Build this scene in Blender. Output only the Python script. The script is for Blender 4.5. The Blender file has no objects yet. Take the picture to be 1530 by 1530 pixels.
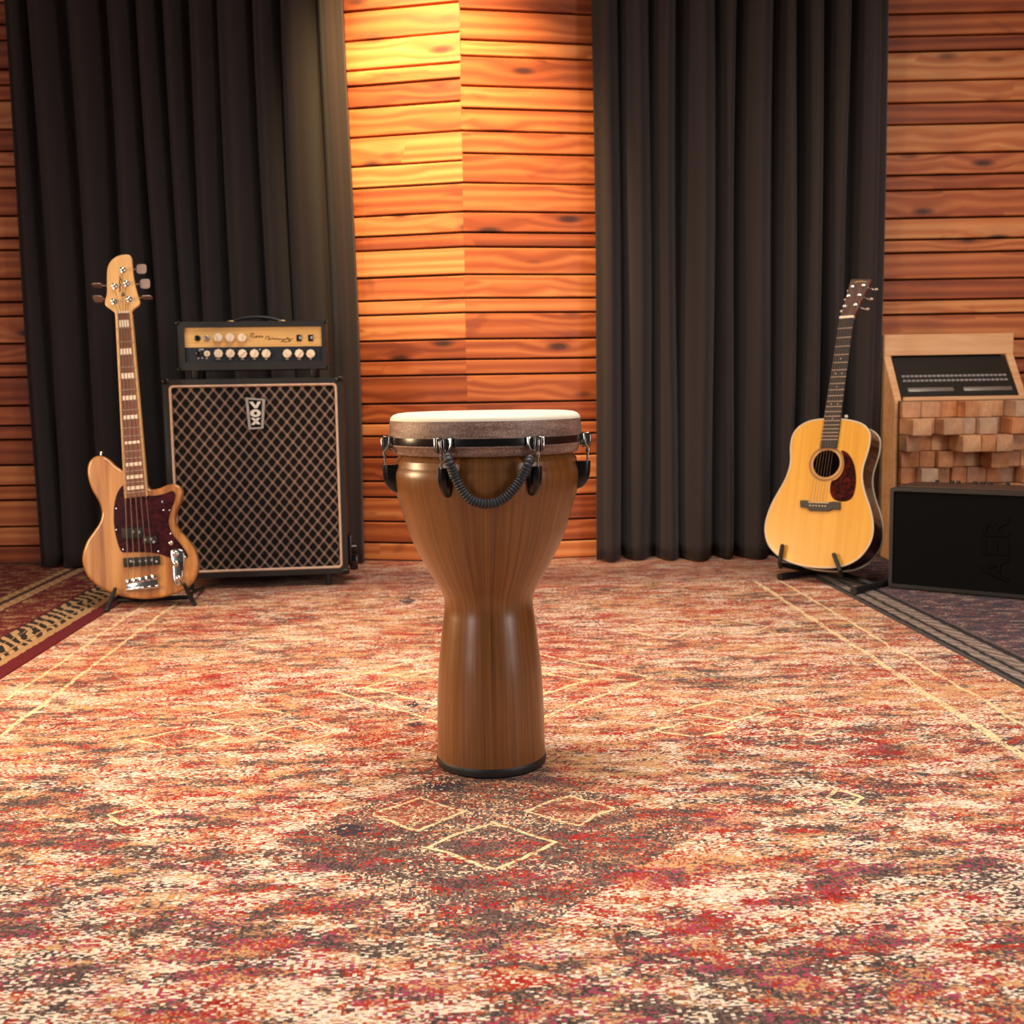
import bpy, bmesh, math, random
from mathutils import Vector, Matrix
random.seed(7)
R = math.radians
PI = math.pi
col = bpy.context.scene.collection
S = bpy.context.scene

# ------------------------------------------------------------------ camera
FPX, PITCH, ROLL, CH = 1700.0, R(6.2), 0.016, 0.70
Fw = Vector((0, math.cos(PITCH), -math.sin(PITCH)))
U0 = Vector((0, math.sin(PITCH), math.cos(PITCH)))
X0 = Vector((1, 0, 0))
Rt = math.cos(ROLL)*X0 - math.sin(ROLL)*U0
Up = math.sin(ROLL)*X0 + math.cos(ROLL)*U0
CO = Vector((0, 0, CH))
cam = bpy.data.cameras.new('camera')
cam.sensor_width = 36; cam.lens = FPX/1530*36
cam.dof.use_dof = True; cam.dof.focus_distance = 2.05; cam.dof.aperture_fstop = 7.0
cam.clip_start = 0.05
co = bpy.data.objects.new('camera', cam); col.objects.link(co)
M = Matrix(((Rt.x, Up.x, -Fw.x, CO.x), (Rt.y, Up.y, -Fw.y, CO.y), (Rt.z, Up.z, -Fw.z, CO.z), (0, 0, 0, 1)))
co.matrix_world = M
S.camera = co

def ray(x, y): return Fw + Rt*((x-765)/FPX) - Up*((y-765)/FPX)
def fl(x, y, z=0.0):
    d = ray(x, y); return CO + d*((z-CH)/d.z)
def atY(x, y, Y):
    d = ray(x, y); return CO + d*(Y/d.y)

class Frame:
    """measuring frame of an object: u to its right, v up along its face, n out of the face"""
    def __init__(s, P, yaw, lean):
        yaw, lean = R(yaw), R(lean)
        s.P = Vector(P)
        s.n = Vector((math.sin(yaw)*math.cos(lean), -math.cos(yaw)*math.cos(lean), math.sin(lean)))
        s.u = Vector((math.cos(yaw), math.sin(yaw), 0)); s.v = s.n.cross(s.u)
        s.m = Matrix(((s.u.x, s.v.x, s.n.x, s.P.x), (s.u.y, s.v.y, s.n.y, s.P.y), (s.u.z, s.v.z, s.n.z, s.P.z), (0, 0, 0, 1)))
    def uv(s, x, y, n=0.0):
        d = ray(x, y); P = s.P + s.n*n
        q = CO + d*((P-CO).dot(s.n)/d.dot(s.n)) - P
        return (q.dot(s.u), q.dot(s.v))
    def local(s, w):
        return s.m.inverted() @ Vector(w)

# ------------------------------------------------------------------ materials
def lin(c):
    return tuple((((v/255)+0.055)/1.055)**2.4 if v/255 > 0.04045 else v/255/12.92 for v in c) + (1.0,)

class NT:
    def __init__(s, name):
        s.m = bpy.data.materials.new(name); s.m.use_nodes = True
        s.t = s.m.node_tree; s.n = s.t.nodes; s.b = s.n['Principled BSDF']
    def L(s, a, b): s.t.links.new(a, b)
    def put(s, sock, v):
        if hasattr(v, 'is_output'): s.L(v, sock)
        elif v is not None:
            if sock.type == 'RGBA' and len(v) == 3: v = tuple(v)+(1,)
            sock.default_value = v
    def math(s, op, a, b=None, c=None, clamp=False):
        k = s.n.new('ShaderNodeMath'); k.operation = op; k.use_clamp = clamp
        s.put(k.inputs[0], a)
        if b is not None: s.put(k.inputs[1], b)
        if c is not None: s.put(k.inputs[2], c)
        return k.outputs[0]
    def coord(s, which='Object'):
        return s.n.new('ShaderNodeTexCoord').outputs[which]
    def mapping(s, v, scale=(1, 1, 1), loc=(0, 0, 0), rot=(0, 0, 0)):
        k = s.n.new('ShaderNodeMapping'); s.L(v, k.inputs[0])
        k.inputs[1].default_value = loc; k.inputs[2].default_value = rot; k.inputs[3].default_value = scale
        return k.outputs[0]
    def noise(s, v, scale=5, detail=2, rough=0.5, dist=0.0, out=0):
        k = s.n.new('ShaderNodeTexNoise'); s.L(v, k.inputs['Vector'])
        k.inputs['Scale'].default_value = scale; k.inputs['Detail'].default_value = detail
        k.inputs['Roughness'].default_value = rough; k.inputs['Distortion'].default_value = dist
        return k.outputs[out]
    def voronoi(s, v, scale=5, feature='F1', out='Distance', rand=1.0):
        k = s.n.new('ShaderNodeTexVoronoi'); k.feature = feature; s.L(v, k.inputs['Vector'])
        k.inputs['Scale'].default_value = scale; k.inputs['Randomness'].default_value = rand
        return k.outputs[out]
    def white(s, v):
        k = s.n.new('ShaderNodeTexWhiteNoise'); k.noise_dimensions = '3D'; s.L(v, k.inputs[0]); return k.outputs[0]
    def ramp(s, fac, stops, mode='LINEAR'):
        k = s.n.new('ShaderNodeValToRGB'); s.put(k.inputs[0], fac); cr = k.color_ramp; cr.interpolation = mode
        while len(cr.elements) < len(stops): cr.elements.new(0.5)
        for e, (p, c) in zip(cr.elements, stops):
            e.position = p; e.color = c if len(c) == 4 else tuple(c)+(1,)
        return k.outputs[0]
    def mix(s, fac, a, b, mode='MIX'):
        k = s.n.new('ShaderNodeMix'); k.data_type = 'RGBA'; k.blend_type = mode
        s.put(k.inputs[0], fac); s.put(k.inputs[6], a); s.put(k.inputs[7], b); return k.outputs[2]
    def sep(s, v):
        k = s.n.new('ShaderNodeSeparateXYZ'); s.L(v, k.inputs[0]); return k.outputs
    def comb(s, x, y, z=0.0):
        k = s.n.new('ShaderNodeCombineXYZ'); s.put(k.inputs[0], x); s.put(k.inputs[1], y); s.put(k.inputs[2], z); return k.outputs[0]
    def step(s, v, th, w=0.02):
        k = s.n.new('ShaderNodeMapRange'); s.put(k.inputs[0], v)
        k.inputs[1].default_value = th-w; k.inputs[2].default_value = th+w
        return k.outputs[0]
    def bump(s, h, strength=0.2, dist=0.005):
        k = s.n.new('ShaderNodeBump'); k.inputs['Strength'].default_value = strength; k.inputs['Distance'].default_value = dist
        s.put(k.inputs['Height'], h); s.L(k.outputs[0], s.b.inputs['Normal'])
    def setp(s, color=None, rough=None, metal=None, coat=None, coat_rough=None, sheen=None, spec=None):
        b = s.b
        if color is not None: s.put(b.inputs['Base Color'], color)
        if rough is not None: s.put(b.inputs['Roughness'], rough)
        if metal is not None: b.inputs['Metallic'].default_value = metal
        if coat is not None: b.inputs['Coat Weight'].default_value = coat
        if coat_rough is not None: b.inputs['Coat Roughness'].default_value = coat_rough
        if sheen is not None: b.inputs['Sheen Weight'].default_value = sheen
        if spec is not None: b.inputs['Specular IOR Level'].default_value = spec
        return s.m

def plain(name, c, rough=0.5, metal=0.0, var=0.12, scale=40, coat=None, spec=None, bump=0.0):
    t = NT(name); v = t.noise(t.coord(), scale, 3)
    c0 = lin(c); a = tuple(x*(1-var) for x in c0[:3]); b = tuple(min(1, x*(1+var)) for x in c0[:3])
    if bump: t.bump(v, bump, 0.002)
    return t.setp(t.ramp(v, [(0.3, a), (0.7, b)]), rough, metal, coat=coat, spec=spec)

def wood(name, dark, mid, light, scale=(3, 60, 60), rough=0.4, coat=0.0, coat_rough=0.1, lo=0.3, hi=0.7):
    t = NT(name); o = t.coord()
    g = t.noise(t.mapping(o, scale), 1, 4, 0.6, 0.4)
    w = t.noise(t.mapping(o, tuple(k*0.22 for k in scale)), 1, 2)
    f = t.math('ADD', t.math('MULTIPLY', g, 0.6), t.math('MULTIPLY', w, 0.4))
    c = t.ramp(f, [(lo, lin(dark)), (0.5, lin(mid)), (hi, lin(light))])
    t.bump(g, 0.05, 0.001)
    return t.setp(c, rough, coat=coat, coat_rough=coat_rough)

MT = {}
MT['chrome'] = plain('polished_chrome', (215, 212, 208), 0.14, 1.0, 0.03)
MT['steel'] = plain('dull_steel', (165, 158, 150), 0.42, 0.7, 0.05)
MT['clip_metal'] = plain('worn_chrome', (150, 146, 142), 0.22, 1.0, 0.1, 200)
MT['button_metal'] = plain('warm_nickel', (176, 150, 138), 0.4, 0.6, 0.1, 60)
MT['gold'] = plain('gold_metal', (225, 190, 120), 0.3, 1.0, 0.05)
MT['black_gloss'] = plain('gloss_black', (16, 16, 18), 0.22, 0.0, 0.2)
MT['black_matte'] = plain('matte_black', (14, 14, 15), 0.6, 0.0, 0.2)
MT['black_rubber'] = plain('black_rubber', (24, 24, 26), 0.5, 0.0, 0.2)
MT['tolex'] = plain('black_grained_vinyl', (29, 27, 26), 0.45, 0.0, 0.3, 400, bump=0.3)
MT['cream_plastic'] = plain('cream_plastic', (240, 222, 195), 0.35, 0, 0.04)
MT['white_metal'] = plain('string_metal', (200, 180, 160), 0.35, 0.7, 0.05)
MT['fret_metal'] = plain('pale_fret_metal', (206, 178, 150), 0.45, 0.3, 0.05)
MT['nickel_string'] = plain('wound_string', (150, 125, 105), 0.4, 0.6, 0.05)

# ------------------------------------------------------------------ mesh builder
class MB:
    def __init__(s): s.bm = bmesh.new()
    def _xf(s, vs, m):
        if m is not None:
            for v in vs: v.co = m @ v.co
    def box(s, x0, x1, y0, y1, z0, z1, bev=0.0, seg=2, m=None):
        t = bmesh.new(); bmesh.ops.create_cube(t, size=1)
        for v in t.verts:
            v.co = Vector(((x0+x1)/2+v.co.x*(x1-x0), (y0+y1)/2+v.co.y*(y1-y0), (z0+z1)/2+v.co.z*(z1-z0)))
        if bev > 0: bmesh.ops.bevel(t, geom=t.edges[:], offset=bev, segments=seg, profile=0.5, affect='EDGES')
        s.join(t, m); return s
    def join(s, t, m=None):
        if m is not None:
            for v in t.verts: v.co = m @ v.co
        me = bpy.data.meshes.new('tmp'); t.to_mesh(me); t.free(); s.bm.from_mesh(me); bpy.data.meshes.remove(me)
    def prism(s, pts, z0, z1, bev=0.0, seg=3, m=None, bev_back=None):
        t = bmesh.new(); vs = [t.verts.new((p[0], p[1], z0)) for p in pts]
        f = t.faces.new(vs); t.normal_update()
        if f.normal.z > 0: f.normal_flip()
        r = bmesh.ops.extrude_face_region(t, geom=[f])
        nv = [e for e in r['geom'] if isinstance(e, bmesh.types.BMVert)]
        for v in nv: v.co.z = z1
        t.normal_update()
        if bev > 0:
            es = [e for e in t.edges if abs(e.verts[0].co.z-z1) < 1e-7 and abs(e.verts[1].co.z-z1) < 1e-7]
            if bev_back is not False: es += [e for e in t.edges if abs(e.verts[0].co.z-z0) < 1e-7 and abs(e.verts[1].co.z-z0) < 1e-7]
            bmesh.ops.bevel(t, geom=es, offset=bev, segments=seg, profile=0.5, affect='EDGES', clamp_overlap=True)
        bmesh.ops.recalc_face_normals(t, faces=t.faces[:])
        s.join(t, m); return s
    def holed(s, pts, hole, z0, z1):
        t = bmesh.new(); es = []
        for loop in (pts, hole):
            vs = [t.verts.new((p[0], p[1], z1)) for p in loop]
            for i in range(len(vs)): es.append(t.edges.new((vs[i], vs[(i+1) % len(vs)])))
        bmesh.ops.triangle_fill(t, use_beauty=True, edges=es, use_dissolve=False)
        r = bmesh.ops.extrude_face_region(t, geom=t.faces[:])
        for v in [e for e in r['geom'] if isinstance(e, bmesh.types.BMVert)]: v.co.z = z0
        bmesh.ops.recalc_face_normals(t, faces=t.faces[:])
        s.join(t); return s
    def lathe(s, prof, n=64, m=None, cap0=False, cap1=False):
        t = bmesh.new(); rings = []
        for (r, z) in prof:
            if r < 1e-6: rings.append([t.verts.new((0, 0, z))])
            else: rings.append([t.verts.new((r*math.cos(2*PI*k/n), r*math.sin(2*PI*k/n), z)) for k in range(n)])
        for a, b in zip(rings, rings[1:]):
            for k in range(n):
                q = [a[k % len(a)], a[(k+1) % n % len(a)], b[(k+1) % n % len(b)], b[k % len(b)]]
                q = list(dict.fromkeys(q))
                if len(q) >= 3: t.faces.new(q)
        if cap0: t.faces.new(rings[0])
        if cap1: t.faces.new(rings[-1])
        bmesh.ops.recalc_face_normals(t, faces=t.faces[:])
        s.join(t, m); return s
    def tube(s, pts, r, n=10, closed=False, cap=True):
        pts = [Vector(p) for p in pts]; N = len(pts); t = bmesh.new(); rings = []
        rr = r if hasattr(r, '__len__') else [r]*N
        up = None
        for i, p in enumerate(pts):
            if closed: d = pts[(i+1) % N]-pts[i-1]
            else: d = pts[min(i+1, N-1)]-pts[max(i-1, 0)]
            d.normalize()
            if up is None:
                up = Vector((0, 0, 1)) if abs(d.z) < 0.9 else Vector((1, 0, 0))
            a = d.cross(up).normalized(); up = a.cross(d).normalized()
            rings.append([t.verts.new(p + (a*math.cos(2*PI*k/n)+up*math.sin(2*PI*k/n))*rr[i]) for k in range(n)])
        P = list(zip(rings, rings[1:])) + ([(rings[-1], rings[0])] if closed else [])
        for a, b in P:
            for k in range(n): t.faces.new((a[k], a[(k+1) % n], b[(k+1) % n], b[k]))
        if not closed and cap: t.faces.new(rings[0]); t.faces.new(rings[-1])
        bmesh.ops.recalc_face_normals(t, faces=t.faces[:])
        s.join(t); return s
    def cyl(s, a, b, r, n=16, r2=None):
        return s.tube([a, b], [r, r if r2 is None else r2], n)
    def ball(s, c, r, sc=(1, 1, 1), n=16):
        t = bmesh.new(); bmesh.ops.create_uvsphere(t, u_segments=n, v_segments=n//2+2, radius=1)
        for v in t.verts: v.co = Vector((c[0]+v.co.x*r*sc[0], c[1]+v.co.y*r*sc[1], c[2]+v.co.z*r*sc[2]))
        s.join(t); return s
    def build(s, name, m, parent=None, angle=35, flat=True):
        me = bpy.data.meshes.new(name); s.bm.to_mesh(me); s.bm.free()
        for p in me.polygons: p.use_smooth = True
        me.set_sharp_from_angle(angle=R(angle))
        for p in me.polygons:
            if flat and (len(p.vertices) > 6 or p.area > 0.004): p.use_smooth = False
        me.materials.append(MT[m] if isinstance(m, str) else m)
        o = bpy.data.objects.new(name, me); col.objects.link(o)
        if parent is not None: o.parent = parent
        return o

def tag(o, label=None, cat=None, group=None, kind=None):
    if label: o['label'] = label
    if cat: o['category'] = cat
    if group: o['group'] = group
    if kind: o['kind'] = kind
    return o
def empty(name, m, label, cat):
    o = bpy.data.objects.new(name, None); col.objects.link(o); o.empty_display_size = 0.05
    o.matrix_world = m if isinstance(m, Matrix) else Matrix.Translation(m)
    return tag(o, label, cat)

def smooth(pts, k=5, closed=True):
    out = []; n = len(pts); P = [Vector((p[0], p[1])) for p in pts]
    rng = range(n) if closed else range(n-1)
    for i in rng:
        if closed: a, b, c, d = P[i-1], P[i], P[(i+1) % n], P[(i+2) % n]
        else: a, b, c, d = P[max(i-1, 0)], P[i], P[i+1], P[min(i+2, n-1)]
        for j in range(k):
            t = j/k
            out.append(tuple(0.5*(2*b + (c-a)*t + (2*a-5*b+4*c-d)*t*t + (3*b-a-3*c+d)*t**3)))
    if not closed: out.append(tuple(P[-1]))
    return out

# ------------------------------------------------------------------ wall planks
def plank_material():
    t = NT('cedar_planks'); o = t.coord()
    at = t.n.new('ShaderNodeAttribute'); at.attribute_name = 'plank'
    sd = t.sep(at.outputs['Vector'])
    x, y, z = t.sep(o)
    off = t.math('MULTIPLY', sd[0], 37.0)
    base = t.comb(t.math('ADD', x, off), t.math('MULTIPLY', sd[0], 91.0), z)
    # knots: sparse cells, elongated along the board
    kv = t.mapping(base, (3.3, 1, 10.5))
    kd = t.voronoi(kv, 1.0, rand=0.9)
    kc = t.sep(t.voronoi(kv, 1.0, out='Color', rand=0.9))[0]
    has = t.step(kc, 0.45, 0.01)
    knot = t.math('MULTIPLY', t.math('SUBTRACT', 1.0, t.step(kd, 0.15, 0.06)), has)
    halo = t.math('MULTIPLY', t.math('SUBTRACT', 1.0, t.step(kd, 0.35, 0.25)), has)
    pull = t.math('MULTIPLY', halo, 0.035)
    zz = t.math('ADD', z, pull)
    gv = t.comb(t.math('MULTIPLY', t.math('ADD', x, off), 1.1), t.math('MULTIPLY', sd[0], 91.0), t.math('MULTIPLY', zz, 40.0))
    g = t.noise(gv, 1, 5, 0.62, 0.4)
    rings = t.n.new('ShaderNodeTexWave'); rings.wave_type = 'BANDS'; rings.bands_direction = 'Z'
    t.L(t.comb(t.math('MULTIPLY', t.math('ADD', x, off), 0.55), t.math('MULTIPLY', sd[0], 91.0), t.math('MULTIPLY', zz, 8.0)), rings.inputs[0])
    rings.inputs['Scale'].default_value = 0.9; rings.inputs['Distortion'].default_value = 7.0
    rings.inputs['Detail'].default_value = 2.5; rings.inputs['Detail Scale'].default_value = 0.8
    f = t.math('ADD', t.math('MULTIPLY', g, 0.42), t.math('MULTIPLY', rings.outputs['Fac'], 0.20))
    f = t.math('ADD', f, t.math('MULTIPLY', t.math('SUBTRACT', sd[1], 0.5), 0.55))
    pale = t.ramp(f, [(0.02, lin((128, 56, 24))), (0.26, lin((178, 90, 44))), (0.46, lin((212, 126, 68))), (0.74, lin((238, 172, 108)))])
    c = t.mix(t.math('MULTIPLY', halo, 0.35), pale, lin((150, 66, 32)))
    c = t.mix(t.math('MULTIPLY', knot, 0.9), c, lin((58, 24, 15)))
    blotch = t.step(t.noise(t.mapping(base, (2.2, 1, 7.0)), 1, 3, 0.6, 0.6), 0.66, 0.04)
    c = t.mix(t.math('MULTIPLY', blotch, 0.55), c, lin((128, 58, 36)))
    t.bump(g, 0.12, 0.002)
    return t.setp(c, t.ramp(g, [(0.3, (0.5,)*3), (0.7, (0.62,)*3)]))
MT['planks'] = plank_material()
MT['batten'] = plain('dark_wall_void', (20, 10, 7), 0.9)

def wall(name, a, b, zs, hi=2.7, ext=(0, 0)):
    """boards between the heights zs, with open shadow gaps, running from a to b"""
    a = Vector((a[0], a[1], 0)); b = Vector((b[0], b[1], 0)); d = b-a; Ln = d.length; d.normalize()
    n = Vector((d.y, -d.x, 0))
    z = sorted(zs)
    while z[-1] < hi: z.append(z[-1]+random.choice((0.06, 0.085, 0.113)))
    bm = bmesh.new(); lay = bm.loops.layers.float_color.new('plank')
    mb = MB()
    tones = []
    for z0, z1 in zip(z, z[1:]):
        # board lengths: one or two boards along the run
        cuts = [-ext[0], Ln+ext[1]]
        seed, tone = random.random(), random.uniform(0.12, 0.88)
        for s0, s1 in zip(cuts, cuts[1:]):
            proud = random.uniform(0.0, 0.004)
            t = bmesh.new(); bmesh.ops.create_cube(t, size=1)
            for v in t.verts:
                v.co = Vector(((s0+s1)/2+v.co.x*(s1-s0), -0.011-proud/2+v.co.y*(0.022+proud), (z0+z1)/2+v.co.z*(z1-z0-0.008)))
            bmesh.ops.bevel(t, geom=[e for e in t.edges if abs(e.verts[0].co.z-e.verts[1].co.z) < 1e-6 and abs(e.verts[0].co.y-e.verts[1].co.y) < 1e-6 and e.verts[0].co.y < -0.012],
                            offset=0.003, segments=1, affect='EDGES')
            l2 = t.loops.layers.float_color.new('plank')
            for f in t.faces:
                for lp in f.loops: lp[l2] = (seed, tone, 0, 1)
            me = bpy.data.meshes.new('tmp'); t.to_mesh(me); t.free(); bm.from_mesh(me); bpy.data.meshes.remove(me)
    # dark void behind the boards
    nf = len(bm.faces)
    t = bmesh.new(); bmesh.ops.create_cube(t, size=1)
    for v in t.verts: v.co = Vector((Ln/2+v.co.x*Ln, 0.045+v.co.y*0.05, z[-1]/2+v.co.z*z[-1]))
    me = bpy.data.meshes.new('tmp'); t.to_mesh(me); t.free(); bm.from_mesh(me); bpy.data.meshes.remove(me)
    bm.faces.ensure_lookup_table()
    for f in bm.faces[nf:]: f.material_index = 1
    me = bpy.data.meshes.new(name); bm.to_mesh(me); bm.free()
    me.materials.append(MT['planks']); me.materials.append(MT['batten'])
    o = bpy.data.objects.new(name, me); col.objects.link(o)
    o.matrix_world = Matrix(((d.x, -n.x, 0, a.x), (d.y, -n.y, 0, a.y), (0, 0, 1, 0), (0, 0, 0, 1)))
    o['kind'] = 'structure'
    return o

ZL = [1.539, 1.428, 1.340, 1.292, 1.177, 1.083, 1.026, 0.915, 0.834, 0.778, 0.661, 0.579, 0.521, 0.415, 0.330, 0.269, 0.158, 0.076, 0.0]
ZM = [1.505, 1.394, 1.314, 1.258, 1.151, 1.059, 1.002, 0.898, 0.818, 0.757, 0.645, 0.565, 0.513, 0.427, 0.328, 0.262, 0.162, 0.074, 0.0]
ZR = [1.470, 1.360, 1.275, 1.222, 1.115, 1.032, 0.974, 0.868, 0.79, 0.73, 0.62, 0.54, 0.49, 0.40, 0.30, 0.24, 0.15, 0.07, 0.0]
CORN = (-0.172, 4.60)
wall('wall_back_left', (-3.1, 4.74), (-0.86, 4.755), ZL)
wall('wall_back_centre', (-0.84, 4.755), CORN, ZM, ext=(0, 0.006))
wall('wall_back_corner', CORN, (0.60, 4.735), ZM, ext=(0.006, 0))
wall('wall_back_right', (0.62, 4.76), (3.1, 4.70), ZR)
wall('wall_left', (-3.1, 0.4), (-3.1, 4.70), ZL)
wall('wall_right', (3.1, 4.66), (3.1, 0.4), ZR)
MT['floor'] = wood('dark_floorboards', (38, 24, 17), (56, 36, 26), (74, 50, 36), (2, 30, 30), 0.4)
fb = MB().box(-3.25, 3.25, 0.1, 5.0, -0.09, -0.012); tag(fb.build('floor', 'floor'), kind='structure')

# ------------------------------------------------------------------ rugs
RA = -0.045                                  # the rugs lie turned by 2.6 degrees
def st(x, y):                                # pixel on the floor -> rug coordinates
    p = fl(x, y); c, s = math.cos(RA), math.sin(RA)
    dx, dy = p.x, p.y-2.1
    return (c*dx - s*dy, s*dx + c*dy)
def rug_world(s, t):
    c, q = math.cos(RA), math.sin(RA)
    return (c*s + q*t, -q*s + c*t + 2.1)
RUGM = Matrix.Translation((0, 2.1, 0)) @ Matrix.Rotation(-RA, 4, 'Z')

def weave(t, o, sx, sy):
    """fine random stitches: one value per stitch cell"""
    x, y, z = t.sep(o)
    cx = t.math('FLOOR', t.math('MULTIPLY', x, sx))
    row = t.math('FLOOR', t.math('MULTIPLY', y, sy))
    return t.white(t.comb(cx, row, 0.0))

def diamond_group():
    g = bpy.data.node_groups.new('diamond_outline', 'ShaderNodeTree')
    for n in ('X', 'Y', 'CX', 'CY', 'A', 'B', 'W'): g.interface.new_socket(n, in_out='INPUT', socket_type='NodeSocketFloat')
    g.interface.new_socket('Line', in_out='OUTPUT', socket_type='NodeSocketFloat')
    g.interface.new_socket('Fill', in_out='OUTPUT', socket_type='NodeSocketFloat')
    i = g.nodes.new('NodeGroupInput'); o = g.nodes.new('NodeGroupOutput')
    def mth(op, a, b=None):
        k = g.nodes.new('ShaderNodeMath'); k.operation = op
        for idx, v in enumerate((a, b)):
            if v is None: continue
            if hasattr(v, 'is_output'): g.links.new(v, k.inputs[idx])
            else: k.inputs[idx].default_value = v
        return k.outputs[0]
    ax = mth('DIVIDE', mth('ABSOLUTE', mth('SUBTRACT', i.outputs['X'], i.outputs['CX'])), i.outputs['A'])
    ay = mth('DIVIDE', mth('ABSOLUTE', mth('SUBTRACT', i.outputs['Y'], i.outputs['CY'])), i.outputs['B'])
    d = mth('SUBTRACT', mth('ADD', ax, ay), 1.0)
    ln = mth('LESS_THAN', mth('MULTIPLY', mth('ABSOLUTE', d), mth('MINIMUM', i.outputs['A'], i.outputs['B'])), i.outputs['W'])
    g.links.new(ln, o.inputs['Line']); g.links.new(mth('LESS_THAN', d, 0.0), o.inputs['Fill'])
    return g
DG = diamond_group()

def main_rug_material(name, dull=0.0, motifs=True):
    t = NT(name); o = t.coord()
    x, y, z = t.sep(o)
    w1 = weave(t, o, 330, 210)
    w2 = weave(t, t.mapping(o, loc=(3.7, 1.3, 0)), 190, 330)
    str1 = t.noise(t.mapping(o, (11, 25, 1)), 1, 6, 0.72, 0.3)            # streaks along the weft
    str2 = t.noise(t.mapping(o, (13, 30, 1), (5, 9, 0)), 1, 6, 0.72, 0.3)
    str3 = t.noise(t.mapping(o, (9, 21, 1), (15, 2, 0)), 1, 6, 0.72, 0.3)
    big1 = t.noise(t.mapping(o, (2.0, 3.6, 1), (1.2, 3.3, 0)), 1, 3, 0.55, 0.2)
    big2 = t.noise(t.mapping(o, (2.4, 4.0, 1), (7.2, 1.1, 0)), 1, 3, 0.55, 0.2)
    big3 = t.noise(t.mapping(o, (2.6, 5.0, 1), (3.9, 8.8, 0)), 1, 3, 0.55, 0.2)
    def blend(b, s, w, kb=0.6, ks=1.75, kw=0.34):
        v = t.math('ADD', t.math('MULTIPLY', t.math('SUBTRACT', b, 0.5), kb), t.math('MULTIPLY', t.math('SUBTRACT', s, 0.5), ks))
        return t.math('ADD', v, t.math('MULTIPLY', t.math('SUBTRACT', w, 0.5), kw))
    # ground: rust red to orange to peach
    a = t.math('ADD', blend(big1, str1, w1), 0.5)
    c = t.ramp(a, [(0.0, lin((142, 30, 40))), (0.16, lin((180, 48, 36))), (0.35, lin((192, 72, 46))), (0.43, lin((198, 112, 76))),
                   (0.49, lin((216, 160, 120))), (0.66, lin((228, 178, 118))), (0.84, lin((220, 150, 80)))], 'CONSTANT')
    # front of the field is greyer, like the picture of the weave there
    front = t.n.new('ShaderNodeMapRange'); t.L(y, front.inputs[0])
    front.inputs[1].default_value = 0.2; front.inputs[2].default_value = -0.75; fr = front.outputs[0]
    # taupe
    b = t.math('ADD', blend(big2, str2, w2, 0.7, 1.75, 0.36), t.math('MULTIPLY', fr, 0.14))
    tp = t.ramp(w1, [(0.0, lin((92, 74, 68))), (0.5, lin((122, 100, 90))), (0.8, lin((70, 60, 62)))], 'CONSTANT')
    c = t.mix(t.step(b, 0.09, 0.01), c, tp)
    # cream
    d = t.math('ADD', blend(big3, str3, w2, 0.6, 1.7, 0.46), t.math('MULTIPLY', fr, 0.06))
    cr = t.ramp(w1, [(0.0, lin((246, 222, 186))), (0.45, lin((232, 206, 190))), (0.75, lin((244, 236, 222)))], 'CONSTANT')
    c = t.mix(t.step(d, 0.15, 0.01), c, cr)
    # charcoal flecks and magenta stitches
    e = blend(t.noise(t.mapping(o, (3.1, 8, 1), (2, 7, 0)), 1, 2), t.noise(t.mapping(o, (16, 60, 1), (1, 4, 0)), 1, 3, 0.6), w1, 1.0, 1.0, 0.2)
    c = t.mix(t.step(e, 0.30, 0.01), c, lin((66, 58, 64)))
    mg = t.math('ADD', t.math('MULTIPLY', t.noise(t.mapping(o, (8, 14, 1), (9, 9, 0)), 1, 3), 0.7), t.math('MULTIPLY', w2, 0.5))
    mg = t.math('ADD', mg, t.math('MULTIPLY', fr, 0.10))
    c = t.mix(t.step(mg, 0.90, 0.01), c, lin((172, 70, 96)))
    # darker and lighter stitches everywhere
    c = t.mix(0.5, c, t.ramp(w2, [(0.0, (0.62,)*3), (0.25, (0.86,)*3), (0.55, (1.0,)*3), (0.85, (1.0,)*3)], 'CONSTANT'), 'MULTIPLY')
    if motifs:
        wob = t.noise(o, 9, 3)
        xx = t.math('ADD', x, t.math('MULTIPLY', t.math('SUBTRACT', wob, 0.5), 0.03))
        yy = t.math('ADD', y, t.math('MULTIPLY', t.math('SUBTRACT', t.noise(t.mapping(o, loc=(4, 4, 0)), 14, 2), 0.5), 0.03))
        line = None; dark = None; grey = None
        def add(cur, m): return m if cur is None else t.math('MAXIMUM', cur, m)
        def dia(x0, y0, x1, y1, w=0.0065, fill=None):
            # box in pixels -> diamond on the rug
            (s0, t0), (s1, t1) = st(x0, (y0+y1)/2), st(x1, (y0+y1)/2)
            _, tt = st((x0+x1)/2, y0); _, tb = st((x0+x1)/2, y1)
            k = t.n.new('ShaderNodeGroup'); k.node_tree = DG
            t.L(xx, k.inputs['X']); t.L(yy, k.inputs['Y'])
            k.inputs['CX'].default_value = (s0+s1)/2; k.inputs['CY'].default_value = (tt+tb)/2
            k.inputs['A'].default_value = abs(s1-s0)/2; k.inputs['B'].default_value = abs(tt-tb)/2; k.inputs['W'].default_value = w
            return k.outputs
        Ls = [(205, 1088, 345, 1118), (300, 1057, 440, 1083), (390, 1078, 508, 1110),
              (972, 1078, 1098, 1101), (1010, 1046, 1160, 1078), (1130, 1064, 1262, 1098),
              (555, 1192, 695, 1240), (785, 1188, 925, 1233), (640, 1228, 835, 1300),
              (930, 924, 1045, 956), (1045, 926, 1150, 950), (585, 993, 868, 1016),
              (365, 951, 470, 968), (1236, 1178, 1290, 1206), (163, 1202, 236, 1232),
              (545, 985, 880, 1066), (470, 960, 985, 1100)]
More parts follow.
